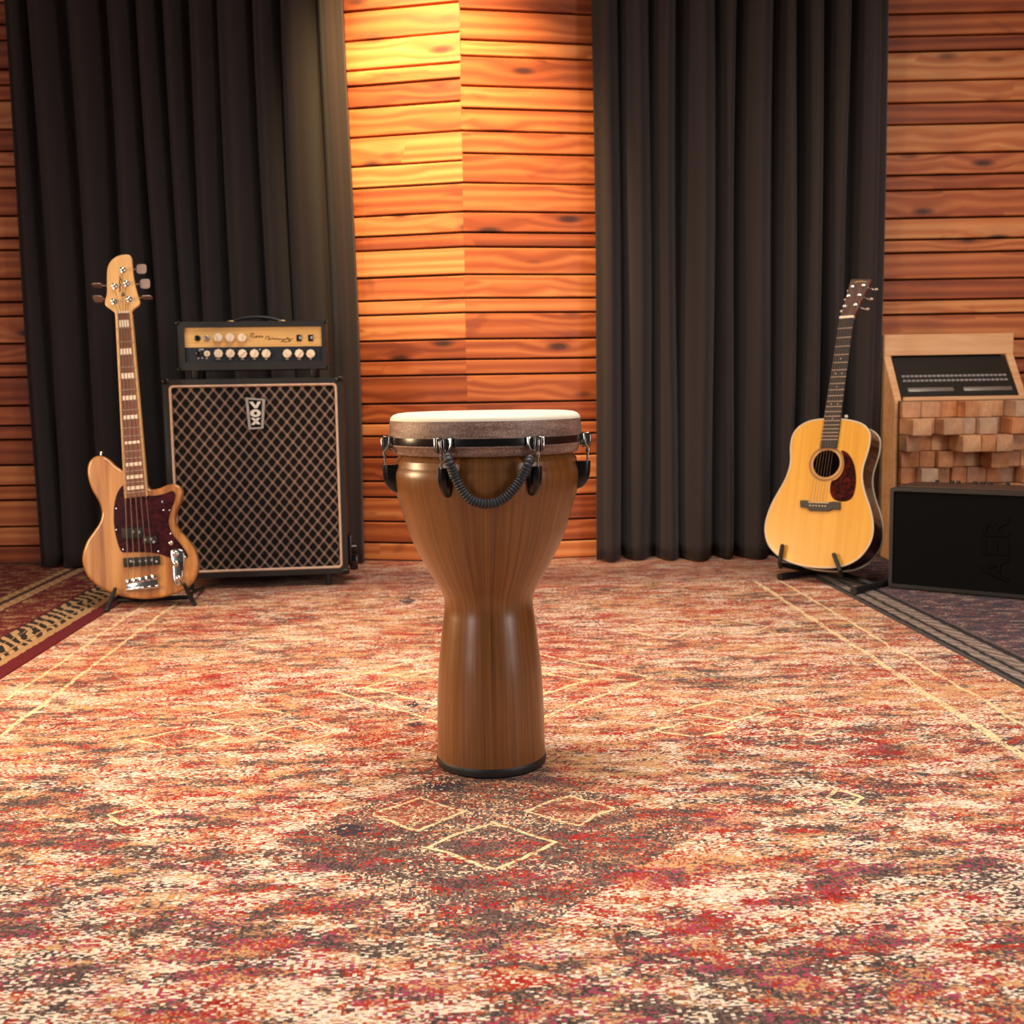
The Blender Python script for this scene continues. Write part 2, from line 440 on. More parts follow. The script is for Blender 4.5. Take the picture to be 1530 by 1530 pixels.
        for i, q in enumerate(Ls):
            ou = dia(*q, w=0.0048 if i < 15 else 0.0075)
            line = add(line, ou[0])
            if i in (0, 1, 3, 4, 6, 7): grey = add(grey, ou[1])
        DK = [(595, 891, 622, 903), (608, 1048, 630, 1058), (868, 850, 985, 866), (600, 1078, 640, 1088), (628, 1160, 700, 1184), (480, 1230, 560, 1250)]
        for q in DK: dark = add(dark, dia(*q)[1])
        # long border lines
        sR = st(1330, 1000)[0]; sL = st(120, 1009)[0]
        sR2 = st(1430, 1024)[0]
        for s0, w in ((sR, 0.0085), (sL, 0.0055), (sR2, 0.005), (sL-0.10, 0.0045)):
            line = add(line, t.math('LESS_THAN', t.math('ABSOLUTE', t.math('SUBTRACT', xx, s0)), w))
        # big chevron field in front of the drum: grey ground
        fr2 = dia(400, 1130, 1080, 1420, 0.008)
        gm = t.math('MULTIPLY', fr2[1], t.step(t.math('ADD', t.math('MULTIPLY', w1, 0.5), t.math('MULTIPLY', str2, 1.1)), 0.78, 0.02))
        c = t.mix(t.math('MULTIPLY', gm, 0.95), c, tp)
        gm2 = t.math('MULTIPLY', grey, t.step(t.math('ADD', t.math('MULTIPLY', w1, 0.4), t.math('MULTIPLY', str3, 0.9)), 0.62, 0.02))
        c = t.mix(t.math('MULTIPLY', gm2, 0.6), c, t.ramp(w2, [(0, lin((196, 84, 52))), (0.5, lin((150, 96, 78))), (0.75, lin((232, 190, 140)))], 'CONSTANT'))
        worn = t.step(t.math('ADD', t.math('MULTIPLY', w1, 0.45), t.math('MULTIPLY', str1, 1.1)), 0.66, 0.12)
        c = t.mix(t.math('MULTIPLY', line, worn), c, t.ramp(w2, [(0, lin((244, 214, 156))), (0.5, lin((246, 226, 180)))], 'CONSTANT'))
        dm = t.math('MULTIPLY', dark, t.step(t.math('ADD', t.math('MULTIPLY', w1, 0.5), t.math('MULTIPLY', str2, 0.9)), 0.60, 0.03))
        c = t.mix(dm, c, lin((62, 55, 64)))
    if dull:
        c = t.mix(dull*0.8, c, lin((130, 76, 66)))
    c = t.mix(1.0, c, (0.97, 0.95, 0.93), "MULTIPLY")
    t.bump(w1, 0.5, 0.003)
    return t.setp(c, 0.95, sheen=0.05, spec=0.1)
MT['main_rug'] = main_rug_material('distressed_rug_weave')
MT['back_rug'] = main_rug_material('faded_red_rug_weave', 0.5, False)

def stripe_rug_material(name, stops, ground, edge, flecks, sgn, dotted, dotc):
    """stops: distance from the rug edge -> colour; a patterned ground beyond"""
    t = NT(name); o = t.coord(); x, y, z = t.sep(o)
    d = t.math('MULTIPLY', t.math('SUBTRACT', x, edge), sgn)
    w1 = weave(t, o, 240, 240)
    zig = t.math('MULTIPLY', t.math('SUBTRACT', t.noise(t.mapping(o, (20, 26, 1)), 1, 2), 0.5), 0.02)
    dd = t.math('MULTIPLY', t.math('ADD', d, zig), 1.0)
    c = t.ramp(dd, stops, 'CONSTANT')
    st1 = t.noise(t.mapping(o, (16, 30, 1)), 1, 3, 0.6, 0.4)
    g = t.math('ADD', t.math('MULTIPLY', st1, 0.9), t.math('MULTIPLY', t.math('SUBTRACT', w1, 0.5), 0.22))
    gc = t.ramp(g, ground, 'CONSTANT')
    isg = t.step(t.sep(t.ramp(dd, [(p, (1, 1, 1) if c is None else (0, 0, 0)) for p, c in flecks], 'CONSTANT'))[0], 0.5, 0.1)
    c = t.mix(isg, c, gc)
    ph = t.math('FRACT', t.math('ADD', t.math('MULTIPLY', y, 16.0), t.math('ADD', t.math('MULTIPLY', x, 22.0), t.math('MULTIPLY', t.noise(t.mapping(o, (9, 7, 1)), 1, 3), 2.2))))
    dots = t.math('MULTIPLY', t.math('LESS_THAN', ph, 0.45), t.step(t.sep(t.ramp(dd, [(p, (1, 1, 1) if v else (0, 0, 0)) for p, v in dotted], 'CONSTANT'))[0], 0.5, 0.1))
    c = t.mix(t.math('MULTIPLY', dots, 0.9), c, lin(dotc))
    c = t.mix(0.5, c, t.ramp(w1, [(0.0, (0.6,)*3), (0.3, (0.9,)*3), (0.6, (1.0,)*3)], 'CONSTANT'), 'MULTIPLY')
    c = t.mix(1.0, c, (0.72,)*3, 'MULTIPLY')
    t.bump(w1, 0.5, 0.003)
    return t.setp(c, 0.95, sheen=0.05, spec=0.1)
k = lin
EL, ER = -1.25, 1.182
MT['red_rug'] = stripe_rug_material('red_oriental_rug_weave',
    [(0.0, k((122, 12, 30))), (0.052, k((216, 166, 112))), (0.080, k((60, 44, 34))), (0.100, k((206, 156, 104))), (0.106, k((46, 36, 30))),
     (0.15, k((210, 160, 108))), (0.156, k((56, 40, 32))), (0.19, k((110, 22, 28))), (0.36, k((224, 160, 104))), (0.40, k((90, 50, 40))), (0.425, k((216, 150, 92))),
     (0.455, k((60, 56, 36))), (0.60, k((96, 30, 30)))],
    [(0.0, k((66, 18, 24))), (0.32, k((140, 32, 34))), (0.46, k((172, 66, 44))), (0.50, k((60, 48, 44))), (0.54, k((222, 150, 90))), (0.60, k((232, 196, 146)))],
    EL, [(0.0, 1), (0.2, None), (0.355, 1), (0.46, None)], -1,
    [(0, 0), (0.080, 1), (0.100, 0), (0.106, 1), (0.15, 0), (0.156, 1), (0.19, 0), (0.36, 1), (0.40, 0), (0.425, 1), (0.455, 0)], (236, 190, 136))
MT['grey_rug'] = stripe_rug_material('blue_grey_rug_weave',
    [(0.0, k((96, 88, 84))), (0.012, k((40, 38, 40))), (0.026, k((150, 132, 120))), (0.055, k((52, 48, 50))), (0.07, k((140, 120, 110))), (0.115, k((44, 42, 46))), (0.135, k((120, 100, 98)))],
    [(0.0, k((62, 64, 78))), (0.38, k((92, 88, 98))), (0.47, k((160, 72, 70))), (0.52, k((104, 92, 98))), (0.57, k((190, 164, 148)))],
    ER, [(0.0, 1), (0.145, None)], 1,
    [(0, 0), (0.03, 1), (0.05, 0), (0.075, 1), (0.11, 0)], (196, 172, 156))

def rug(name, poly, m, label):
    """poly in rug coordinates; lies on the floor, its top at z = 0"""
    mb = MB(); mb.prism(poly, -0.0119, 0.0, 0.003, 2)
    o = mb.build(name, m); o.matrix_world = RUGM
    return tag(o, label, 'rug')
def tmax(s, Y): return (Y-2.1+math.sin(RA)*s)/math.cos(RA)   # rug coordinate of world depth Y
TB = 1.895
rug('area_rug', [(EL, -1.75), (ER, -1.75), (ER, TB), (EL, TB)], 'main_rug',
    'large distressed orange and cream rug with diamond motifs under the drum')
rug('area_rug', [(EL, TB+.002), (ER, TB+.002), (ER, tmax(ER, 4.73)), (0.62, tmax(0.62, 4.71)), (-0.05, tmax(-0.05, 4.575)), (-0.72, tmax(-0.72, 4.725)), (EL, tmax(EL, 4.735))], 'back_rug',
    'faded dull red rug along the back wall behind the big orange rug')
rug('oriental_rug', [(-3.0, -1.6), (EL-.002, -1.6), (EL-.002, tmax(EL, 4.735)), (-3.0, tmax(-3, 4.72))], 'red_rug',
    'dark red oriental rug with cream striped border at the left edge')
rug('oriental_rug', [(ER+.002, -1.6), (2.95, -1.6), (2.95, tmax(2.95, 4.68)), (ER+.002, tmax(ER, 4.73))], 'grey_rug',
    'blue grey rug with dark striped border under the black floor amplifier')

# ------------------------------------------------------------------ curtains
def cloth_material():
    t = NT('black_curtain_cloth'); o = t.coord()
    w = t.noise(t.mapping(o, (400, 400, 160)), 1, 2)
    big = t.noise(o, 2.5, 2)
    c = t.mix(w, lin((45, 37, 36)), lin((62, 53, 51)))
    t.bump(w, 0.15, 0.001)
    return t.setp(c, 0.85, sheen=0.12, spec=0.2)
MT['cloth'] = cloth_material()

def curtain(name, x_left, x_right, ridges, valleys, yref, Y, depth, label, sway):
    """folds: bulging ridges toward the room, narrow deep valleys between them"""
    V = [x_left] + valleys + [x_right]
    X = lambda px: atY(px, yref, Y).x
    prof = []
    for i in range(len(V)-1):
        a, b = X(V[i]), X(V[i+1]); wd = b-a
        dp = depth*min(1.05, 0.55+wd/0.28)*random.uniform(0.8, 1.0)
        for j in range(14):
            q = j/14
            first = i == 0 and q < 0.5; last = i == len(V)-2 and q > 0.5
            hgt = max(0.0, math.sin(PI*q))**1.0
            if first: hgt = max(hgt, 0.7)
            if last: hgt = max(hgt, 0.7)
            prof.append((a+wd*q, hgt*dp, i))
    prof.append((X(V[-1]), 0.5*depth, len(V)-2))
    rnd = [random.uniform(-1, 1) for _ in range(40)]
    H = 2.62; nz = 40
    bm = bmesh.new(); grid = []
    for r in range(nz+1):
        z = 0.004 + (H-0.004)*r/nz; row = []
        for (px, d, i) in prof:
            k1 = rnd[i]; k2 = rnd[i+13]
            low = max(0, 1-z/0.9)
            dx = 0.006*math.sin(z*2.1+k1*3)+0.008*k2*low + sway*(1-z/1.5)*0.012
            dy = d*(1+0.12*math.sin(z*1.7+k2*4)) + 0.008*low*k1 + 0.004*math.sin(z*7+k1*9)*low
            zz = z if r else 0.004+0.006*abs(k1)
            row.append(bm.verts.new((px+dx, Y+0.07-dy, zz)))
        grid.append(row)
    for a, b in zip(grid, grid[1:]):
        for j in range(len(a)-1): bm.faces.new((a[j], a[j+1], b[j+1], b[j]))
    me = bpy.data.meshes.new(name); bm.normal_update(); bm.to_mesh(me); bm.free()
    for p in me.polygons: p.use_smooth = True
    me.materials.append(MT['cloth'])
    o = bpy.data.objects.new(name, me); col.objects.link(o)
    sm = o.modifiers.new('thickness', 'SOLIDIFY'); sm.thickness = 0.0025; sm.offset = 1
    return tag(o, label, 'curtain')
curtain('curtain', 41, 534, [], [68, 126, 182, 230, 268, 301, 343, 397, 436, 492], 550, 4.62, 0.17,
        'black pleated curtain behind the bass guitar and amplifier stack', 1)
curtain('curtain', 888, 1313, [], [930, 976, 1014, 1071, 1101, 1157, 1190, 1228, 1266], 550, 4.59, 0.19,
        'black pleated curtain behind the acoustic guitar', 0)

# ------------------------------------------------------------------ djembe
ax = fl(734.5, 1137); DY = ax.y
def rz(y, hw, cx):
    p = atY(cx, y, DY); depth = (p-CO).dot(Fw)
    return hw*depth/FPX, p.z
def cxa(y): return 724.5+(y-612)*(10/525)
def wood_shell():
    t = NT('stained_drum_wood'); x_, y_, z_ = t.sep(t.coord())
    r_ = t.math('SQRT', t.math('ADD', t.math('MULTIPLY', x_, x_), t.math('MULTIPLY', y_, y_)))
    o = t.comb(t.math('DIVIDE', t.math('MULTIPLY', x_, 0.13), r_), t.math('DIVIDE', t.math('MULTIPLY', y_, 0.13), r_), z_)
    g = t.noise(t.mapping(o, (620, 620, 7)), 1, 3, 0.6, 0.05)
    w = t.noise(t.mapping(o, (150, 150, 1.6)), 1, 3)
    f = t.math('ADD', t.math('MULTIPLY', g, 0.55), t.math('MULTIPLY', w, 0.45))
    c = t.ramp(f, [(0.28, lin((58, 31, 11))), (0.40, lin((102, 61, 23))), (0.52, lin((120, 75, 31))), (0.70, lin((142, 93, 43)))])
    t.bump(g, 0.06, 0.001)
    return t.setp(c, t.ramp(g, [(0.3, (0.38,)*3), (0.7, (0.30,)*3)]), coat=0.45, coat_rough=0.27)
MT['drum_wood'] = wood_shell()
def skirt_mat():
    t = NT('speckled_brown_head_collar'); o = t.coord()
    s = t.noise(o, 330, 4, 0.8); b = t.noise(t.mapping(o, (9, 9, 40)), 1, 4, 0.65)
    f = t.math('ADD', t.math('MULTIPLY', s, 0.55), t.math('MULTIPLY', b, 0.45))
    c = t.ramp(f, [(0.3, lin((58, 38, 30))), (0.44, lin((102, 76, 64))), (0.53, lin((140, 112, 98))), (0.62, lin((182, 154, 136)))])
    t.bump(s, 0.3, 0.001)
    return t.setp(c, 0.5)
MT['skirt'] = skirt_mat()
MT['drumhead'] = plain('cream_drum_skin', (236, 226, 204), 0.55, 0, 0.03, 14)
dj = empty('djembe', Vector((ax.x, ax.y, 0)), 'tall brown goblet hand drum with cream head standing on the orange rug', 'drum')
PR = [(684, 134.8), (689, 135.4), (693, 136.2), (697, 137.8), (701, 138.9), (708, 139.2), (720, 138), (730, 135.8), (748, 130.5), (770, 123.5), (796, 115.5), (815, 107), (832.5, 98), (850, 88.5), (864.5, 80), (876, 73), (887, 68), (894, 66.4), (902, 66), (910, 66.5), (919, 67.8), (937, 70.2), (958, 72.6), (978, 75), (998, 76.8), (1037, 78.8), (1076, 79.8), (1119, 80.4), (1126, 80.6)]
sh = [rz(y, h, cxa(y)) for y, h in PR]
zb = sh[-1][1]
prof = [(0.001, 0.012), (sh[-1][0]*0.93, 0.012), (sh[-1][0], 0.014)] + [(r, z) for r, z in reversed(sh)]
top = sh[0]
prof += [(top[0]-0.006, top[1]+0.006), (top[0]-0.012, top[1]+0.02)]
# smooth the silhouette
sm = smooth(prof[2:-2], 4, False)
MB().lathe(prof[:2]+[tuple(q) for q in sm]+prof[-2:], 128).build('shell', 'drum_wood', dj, 50)
rb, _ = rz(1128, 81.4, cxa(1128))
rbz = rz(1122, 80, cxa(1122))[1]
MB().lathe([(0.03, 0.0), (rb-0.004, 0.0), (rb, 0.004), (rb+0.0005, 0.012), (rb, rbz-0.004), (rb-0.002, rbz), (rb-0.010, rbz), (rb-0.012, 0.02)], 128).build('base_ring', 'black_rubber', dj)
zs = lambda y: rz(y, 1, cxa(y))[1]
rw = lambda h, y=650: rz(y, h, cxa(y))[0]
# head and collar
zt = zs(624.5)
MB().lathe([(rw(141.4), zt-0.002), (rw(141.2), zt+0.0005), (rw(140), zt+0.004), (rw(136.5), zt+0.008), (rw(131), zt+0.0105), (rw(122), zt+0.0118), (rw(80), zt+0.0122), (0, zt+0.0122)], 128).build('drum_head', 'drumhead', dj, 60)
MB().lathe([(rw(139), zt-0.004), (rw(141.8), zt-0.0015), (rw(142.2), zt-0.006), (rw(142.8), zs(640)), (rw(143.2), zs(648)), (rw(143.2), zs(662)), (rw(140), zs(664.5)), (rw(138.8), zs(668)), (rw(138.2), zs(673)), (rw(136.5), zs(675)), (rw(128), zs(675))], 128).build('head_collar', 'skirt', dj, 50)
hb0, hb1 = zs(649.5), zs(660)
rH = rw(144.6)
MB().lathe([(rH-0.004, hb1), (rH, hb1), (rH+0.0005, (hb0+hb1)/2), (rH, hb0), (rH-0.004, hb0)], 128).build('tension_hoop', 'black_gloss', dj, 30)
# lugs round the shell
def lug_meshes(a):
    m = Matrix.Rotation(a, 4, 'Z')
    def P(t, rad, z): return m @ Vector((t, -rad, z))   # t tangential, rad outward
    zc1, zc0 = zs(689), zs(731.5)
    rs = rw(138.6)
    # black casing: half teardrop
    t = bmesh.new(); rings = []; N = 14; K = 14
    for i in range(N+1):
        q = i/N; z = zc1+(zc0-zc1)*q
        sc = 1.0 if q < 0.4 else (max(0.02, 1-((q-0.4)/0.6)**2.4))**0.5
        hw = 0.0125*(0.35+0.65*sc)*(1 if i < N else 0.6); dp = 0.0235*sc
        back = rs - 0.014*q*q; outer = rs + 0.0225*sc - 0.007*q*q
        rings.append([t.verts.new(P(hw*math.cos(PI*j/K)*-1, back-0.004 + (outer-back+0.004)*math.sin(PI*j/K)**0.7, z)) for j in range(K+1)])
    for A, B in zip(rings, rings[1:]):
        for j in range(K): t.faces.new((A[j], A[j+1], B[j+1], B[j]))
    t.faces.new(rings[0]); t.faces.new(rings[-1])
    for A, B in zip(rings, rings[1:]): t.faces.new((A[0], B[0], B[-1], A[-1]))
    bmesh.ops.recalc_face_normals(t, faces=t.faces[:])
    mb = MB(); mb.join(t); lug = mb.build('lug', 'black_gloss', dj, 40)
    # chrome clip over the hoop: two cheeks, hook and bolt
    c = MB()
    zt_, zb_ = zs(647.5), zs(669)
    for sg in (-1, 1):
        def bx(t0, t1, r0, r1, z0, z1, bev=0.001):
            c.box(min(sg*t0, sg*t1), max(sg*t0, sg*t1), -r1, -r0, z0, z1, bev, 2, m)
        bx(0.0045, 0.0175, rH-0.002, rH+0.0035, zs(661), zt_)          # flange over the hoop
        bx(0.0045, 0.0078, rH, rH+0.014, zb_, zt_-0.001, 0.0014)        # ear standing out
        bx(0.0078, 0.0155, rH-0.003, rH+0.003, zs(666), zs(660))       # lower step
        c.tube([P(sg*0.0155, rH+0.0032, zt_-0.001), P(sg*0.0150, rH+0.0045, zs(657)), P(sg*0.0125, rH+0.007, zs(665)), P(sg*0.0065, rH+0.010, zb_+0.001)], 0.0022, 8)
    c.cyl(P(-0.008, rH+0.009, zs(653)), P(0.008, rH+0.009, zs(653)), 0.0028, 12)
    c.tube([P(0.0, rH+0.004, zs(655)), P(0, rH+0.006, zs(650)), P(0, rH+0.011, zs(648.5)), P(0, rH+0.0145, zs(653)), P(0, rH+0.0135, zs(663)), P(0, rH+0.012, zs(668))], 0.0028, 10)
    clip = c.build('clip', 'clip_metal', lug, 40)
    d = MB(); d.cyl(P(0, rH+0.0105, zs(666)), P(0, rH+0.0095, zs(691)), 0.0023, 10)
    d.cyl(P(0, rH+0.0105, zs(671)), P(0, rH+0.0103, zs(676)), 0.0042, 12)
    d.build('tension_rod', 'chrome', lug, 40)
A0 = -22.3
for i in range(7): lug_meshes(R(A0 + i*51.43))
# rope handle, wound with cord
ropx = [(668.5, 682), (669.5, 686), (673.5, 697), (679, 711), (684.5, 722), (692, 735), (703, 746.5), (717, 752), (730, 753), (745, 749.5), (759, 740), (771, 726), (780, 712), (787, 699), (791, 689), (792, 685)]
rsm = smooth(ropx, 16, False)
def cyl_hit(x, y, rad):
    d = ray(x, y); ox, oy = CO.x-ax.x, CO.y-ax.y
    A = d.x*d.x+d.y*d.y; B = 2*(ox*d.x+oy*d.y); Cc = ox*ox+oy*oy-rad*rad
    q = (-B-math.sqrt(max(0, B*B-4*A*Cc)))/(2*A); return CO+d*q
pts = []
for i, (x, y) in enumerate(rsm):
    q = i/(len(rsm)-1); e = min(q, 1-q)
    rad = rw(138.5)+0.014+0.010*math.sin(PI*min(1, e*5)) + 0.002
    p = cyl_hit(x, y, rad); pts.append(Vector((p.x-ax.x, p.y-ax.y, p.z)))
# resample finely
fine = []
tot = sum((b-a).length for a, b in zip(pts, pts[1:]))
NT_ = 46*7; acc = 0; j = 0
for i in range(NT_+1):
    tgt = tot*i/NT_
    while j < len(pts)-2 and acc+(pts[j+1]-pts[j]).length < tgt: acc += (pts[j+1]-pts[j]).length; j += 1
    sl = (pts[j+1]-pts[j]).length
    fine.append(pts[j].lerp(pts[j+1], min(1, max(0, (tgt-acc)/sl))))
rad = [0.0086*min(1, 0.55+min(i, NT_-i)/14)*(0.76+0.26*abs(math.sin(PI*i/7))) for i in range(NT_+1)]
MB().tube(fine, rad, 14).build('rope_handle', plain('black_cord', (44, 46, 50), 0.55, 0, 0.25, 300), dj, 80)

# ------------------------------------------------------------------ bass guitar
BF = Frame(atY(215, 893, 3.68), 5, 8)
b4 = lambda a, b: (90+a/5.465, 640+b/5.465)
b3 = lambda a, b: (100+a/4.782, 360+b/4.782)
b7 = lambda a, b: (130+a/13.909, 370+b/13.909)
b8 = lambda a, b: (170+a/10.929, 780+b/10.929)
def bl(L, fn, n=0.0): return [BF.uv(*fn(*q), n) for q in L]
bass_wood = wood('natural_ash_gloss', (128, 74, 32), (182, 122, 60), (206, 150, 84), (26, 1.3, 26), 0.3, 1.0, 0.05, 0.38, 0.60)
maple = wood('maple', (214, 160, 96), (232, 184, 120), (240, 200, 142), (40, 5, 40), 0.3, 0.5, 0.1)
rosewood = wood('rosewood_fretboard', (84, 44, 28), (118, 68, 44), (142, 88, 60), (90, 8, 90), 0.45)
def tortoise(name, a, b, c):
    t = NT(name); o = t.coord(); n = t.noise(o, 38, 4, 0.65, 1.2)
    return t.setp(t.ramp(n, [(0.32, lin(a)), (0.5, lin(b)), (0.66, lin(c))]), 0.16, spec=0.35)
tort_bass = tortoise('dark_tortoiseshell', (30, 10, 14), (52, 18, 24), (74, 26, 30))
bass = empty('bass_guitar', BF.m, 'natural wood five string bass guitar with dark red pickguard leaning upright on the left', 'guitar')
out = [(510, 345), (440, 298), (400, 258), (360, 231), (320, 222), (275, 232), (235, 270), (218, 330), (225, 410), (255, 500), (300, 580), (325, 640), (334, 700), (315, 770), (270, 840), (215, 920), (185, 1000), (175, 1070), (185, 1130), (215, 1200), (270, 1262), (340, 1312), (430, 1352), (540, 1382), (650, 1393), (760, 1390), (870, 1373), (970, 1338), (1050, 1288), (1100, 1220), (1125, 1140), (1122, 1070), (1095, 990), (1040, 910), (980, 840), (945, 785), (935, 735), (950, 675), (980, 600), (995, 530), (985, 487), (955, 460), (910, 452), (860, 465), (810, 487), (760, 497), (725, 488), (690, 450), (600, 400)]
MB().prism(smooth(bl(out, b4), 4), -0.040, 0.0, 0.0095, 4).build('body', bass_wood, bass, 40)
pg = [(515, 467), (478, 505), (455, 560), (440, 640), (437, 740), (445, 830), (465, 920), (490, 990), (515, 1012), (600, 1010), (700, 1011), (760, 1017), (820, 1030), (890, 1055), (960, 1068), (1035, 1055), (1040, 1035), (1020, 995), (970, 930), (915, 860), (888, 790), (888, 730), (908, 660), (935, 580), (938, 535), (922, 513), (895, 517), (850, 533), (790, 547), (730, 549), (690, 530), (600, 480)]
MB().prism(smooth(bl(pg, b4, 0.002), 3), 0.0002, 0.0030, 0.0008, 1).build('pickguard', tort_bass, bass, 40)
for q in [(838, 600), (848, 668), (897, 668), (515, 990), (805, 1005), (460, 655), (460, 828), (905, 860), (1025, 1050)]:
    u, v = BF.uv(*b4(*q), 0.003); MB().lathe([(0.003, 0.0028), (0.003, 0.004), (0.0, 0.0046)], 12, Matrix.Translation((u, v, 0))).build('screw', 'chrome', bass)
# neck, fretboard
NH = 0.011
nk = [(340, 512), (465, 508)]
nl0, nr0 = BF.uv(*b3(343, 520), NH), BF.uv(*b3(462, 516), NH)
nl1, nr1 = BF.uv(*b4(522, 572), NH), BF.uv(*b4(712, 552), NH)
MB().prism([nl0, nr0, nr1, nl1], -0.012, NH-0.001, 0.002, 2).build('neck', maple, bass)
L2 = lambda a, b, q: (a[0]+(b[0]-a[0])*q, a[1]+(b[1]-a[1])*q)
fL0, fR0, fL1, fR1 = L2(nl0, nr0, 0.16), L2(nl0, nr0, 0.87), L2(nl1, nr1, 0.12), L2(nl1, nr1, 0.92)
MB().prism([fL0, fR0, fR1, fL1], NH-0.001, NH+0.0025, 0.0008, 1).build('fretboard', rosewood, bass)
# frets by the equal tempered rule
scale_len = 0.862
bd = Vector((((nl1[0]+nr1[0])-(nl0[0]+nr0[0]))/2, ((nl1[1]+nr1[1])-(nl0[1]+nr0[1]))/2)); flen = bd.length
def fpos(k): return scale_len*(1-2**(-k/12))/flen
for i in range(1, 23):
    q = fpos(i)
    if q > 0.995: break
    a, b = L2(nl0, nl1, q), L2(nr0, nr1, q)
    MB().tube([(a[0], a[1], NH+0.0026), (b[0], b[1], NH+0.0026)], 0.0011, 6).build('fret', 'white_metal', bass)
for py_ in [(400, 591, 3), (415, 790, 3), (432, 963, 3), (443, 1122, 3), (455, 1260, 3), (467, 1441, 3), (600, 293, 4), (608, 396, 4), (617, 485, 4)]:
    fn = b3 if py_[2] == 3 else b4
    c = BF.uv(*fn(py_[0], py_[1]), NH); q = (Vector(c)-Vector(((nl0[0]+nr0[0])/2, (nl0[1]+nr0[1])/2))).dot(bd)/flen/flen
    hgt = {591: 0.0115, 790: 0.0095, 963: 0.0085, 1122: 0.0075, 1260: 0.007, 1441: 0.005}.get(py_[1], 0.0055)
    a, b = L2(fL0, fL1, q-hgt/flen), L2(fR0, fR1, q-hgt/flen); d, e = L2(fL0, fL1, q+hgt/flen), L2(fR0, fR1, q+hgt/flen)
    MB().prism([L2(a, b, 0.06), L2(a, b, 0.94), L2(d, e, 0.94), L2(d, e, 0.06)], NH+0.0022, NH+0.0029).build('inlay', 'cream_plastic', bass)
hs = [(343, 525), (338, 508), (310, 488), (277, 463), (271, 432), (285, 375), (285, 300), (286, 215), (296, 172), (320, 135), (360, 108), (410, 96), (443, 100), (460, 122), (466, 180), (475, 260), (490, 330), (506, 390), (519, 432), (514, 457), (490, 476), (467, 495), (462, 520)]
HN = 0.004
hu = bl(hs, b3, HN)
hss = [hu[0]] + smooth(hu[1:-1], 3, False) + [hu[-1]]
MB().prism(hss, HN-0.016, HN, 0.002, 2).build('headstock', maple, bass)
nu0, nu1 = BF.uv(*b7(635, 1368), NH), BF.uv(*b7(880, 1358), NH)
MB().prism([nu0, nu1, (nu1[0], nu1[1]+0.006), (nu0[0], nu0[1]+0.006)], 0.002, NH+0.004, 0.001, 2).build('nut', 'cream_plastic', bass)
# logo strokes
lg = MB(); lgp = [(680, 610), (690, 660), (672, 720), (694, 770), (676, 830), (690, 880), (672, 920)]
lg.tube([(*BF.uv(*b7(*q), HN), HN+0.0004) for q in smooth(lgp, 4, False)], 0.0016, 6)
lg.tube([(*BF.uv(*b7(*q), HN), HN+0.0004) for q in [(712, 650), (722, 690), (716, 730)]], 0.001, 6)
lg.build('logo_script', plain('dark_decal', (70, 40, 22), 0.5), bass)
plu, plv = BF.uv(*b7(750, 985), HN)
MB().prism([(plu-0.006, plv-0.004), (plu+0.006, plv-0.004), (plu+0.003, plv+0.009), (plu-0.003, plv+0.009)], HN, HN+0.002, 0.0006, 1).build('truss_cover', 'chrome', bass)
# tuners
def clover(r):
    return [((r*(1-0.08*math.cos(4*a)))*math.cos(a), (r*(1-0.08*math.cos(4*a)))*math.sin(a)) for a in [2*PI*i/40 for i in range(40)]]
TN = [((750, 470), (1105, 415), 'face'), ((825, 750), (1180, 725), 'face'), ((880, 1075), (1225, 1010), 'edge'), ((580, 805), (180, 755), 'edge'), ((565, 1120), (200, 1040), 'slant')]
chrome_dark = 'steel'
posts = []
for (p, bt, how) in TN:
    u, v = BF.uv(*b7(*p), HN); u2, v2 = BF.uv(*b7(*bt), HN); posts.append((u, v))
    t = MB(); t.lathe([(0.0095, 0), (0.0095, 0.0015), (0.0065, 0.002), (0.006, 0.012), (0.0068, 0.013), (0.0068, 0.017), (0.0035, 0.018), (0, 0.016)], 20, Matrix.Translation((u, v, HN)))
    sg = 1 if u2 > u else -1
    t.cyl((u, v+(v2-v)*0.7, HN-0.019), (u2-sg*0.014, v2, HN-0.019), 0.0032, 10)
    t.box(u-0.008, u+0.008, v+(v2-v)*0.7-0.008, v+(v2-v)*0.7+0.008, HN-0.024, HN-0.0155, 0.002)
    tu = t.build('tuner', 'chrome', bass)
    bt_ = MB()
    ang = {'face': 0, 'edge': 80, 'slant': 62}[how]
    mm = Matrix.Translation((u2, v2, HN-0.019)) @ Matrix.Rotation(R(ang), 4, 'X')
    bt_.prism(clover(0.0175), -0.0018, 0.0018, 0.0008, 2, mm); bt_.build('button', 'button_metal', tu)
MB().lathe([(0.006, 0), (0.0035, 0.003), (0.0035, 0.009), (0.008, 0.012), (0.007, 0.014), (0, 0.0145)], 16,
           Matrix.Translation((*BF.uv(*b4(320, 224)), -0.02)) @ Matrix.Rotation(R(-90), 4, 'X')).build('strap_button', 'chrome', bass)
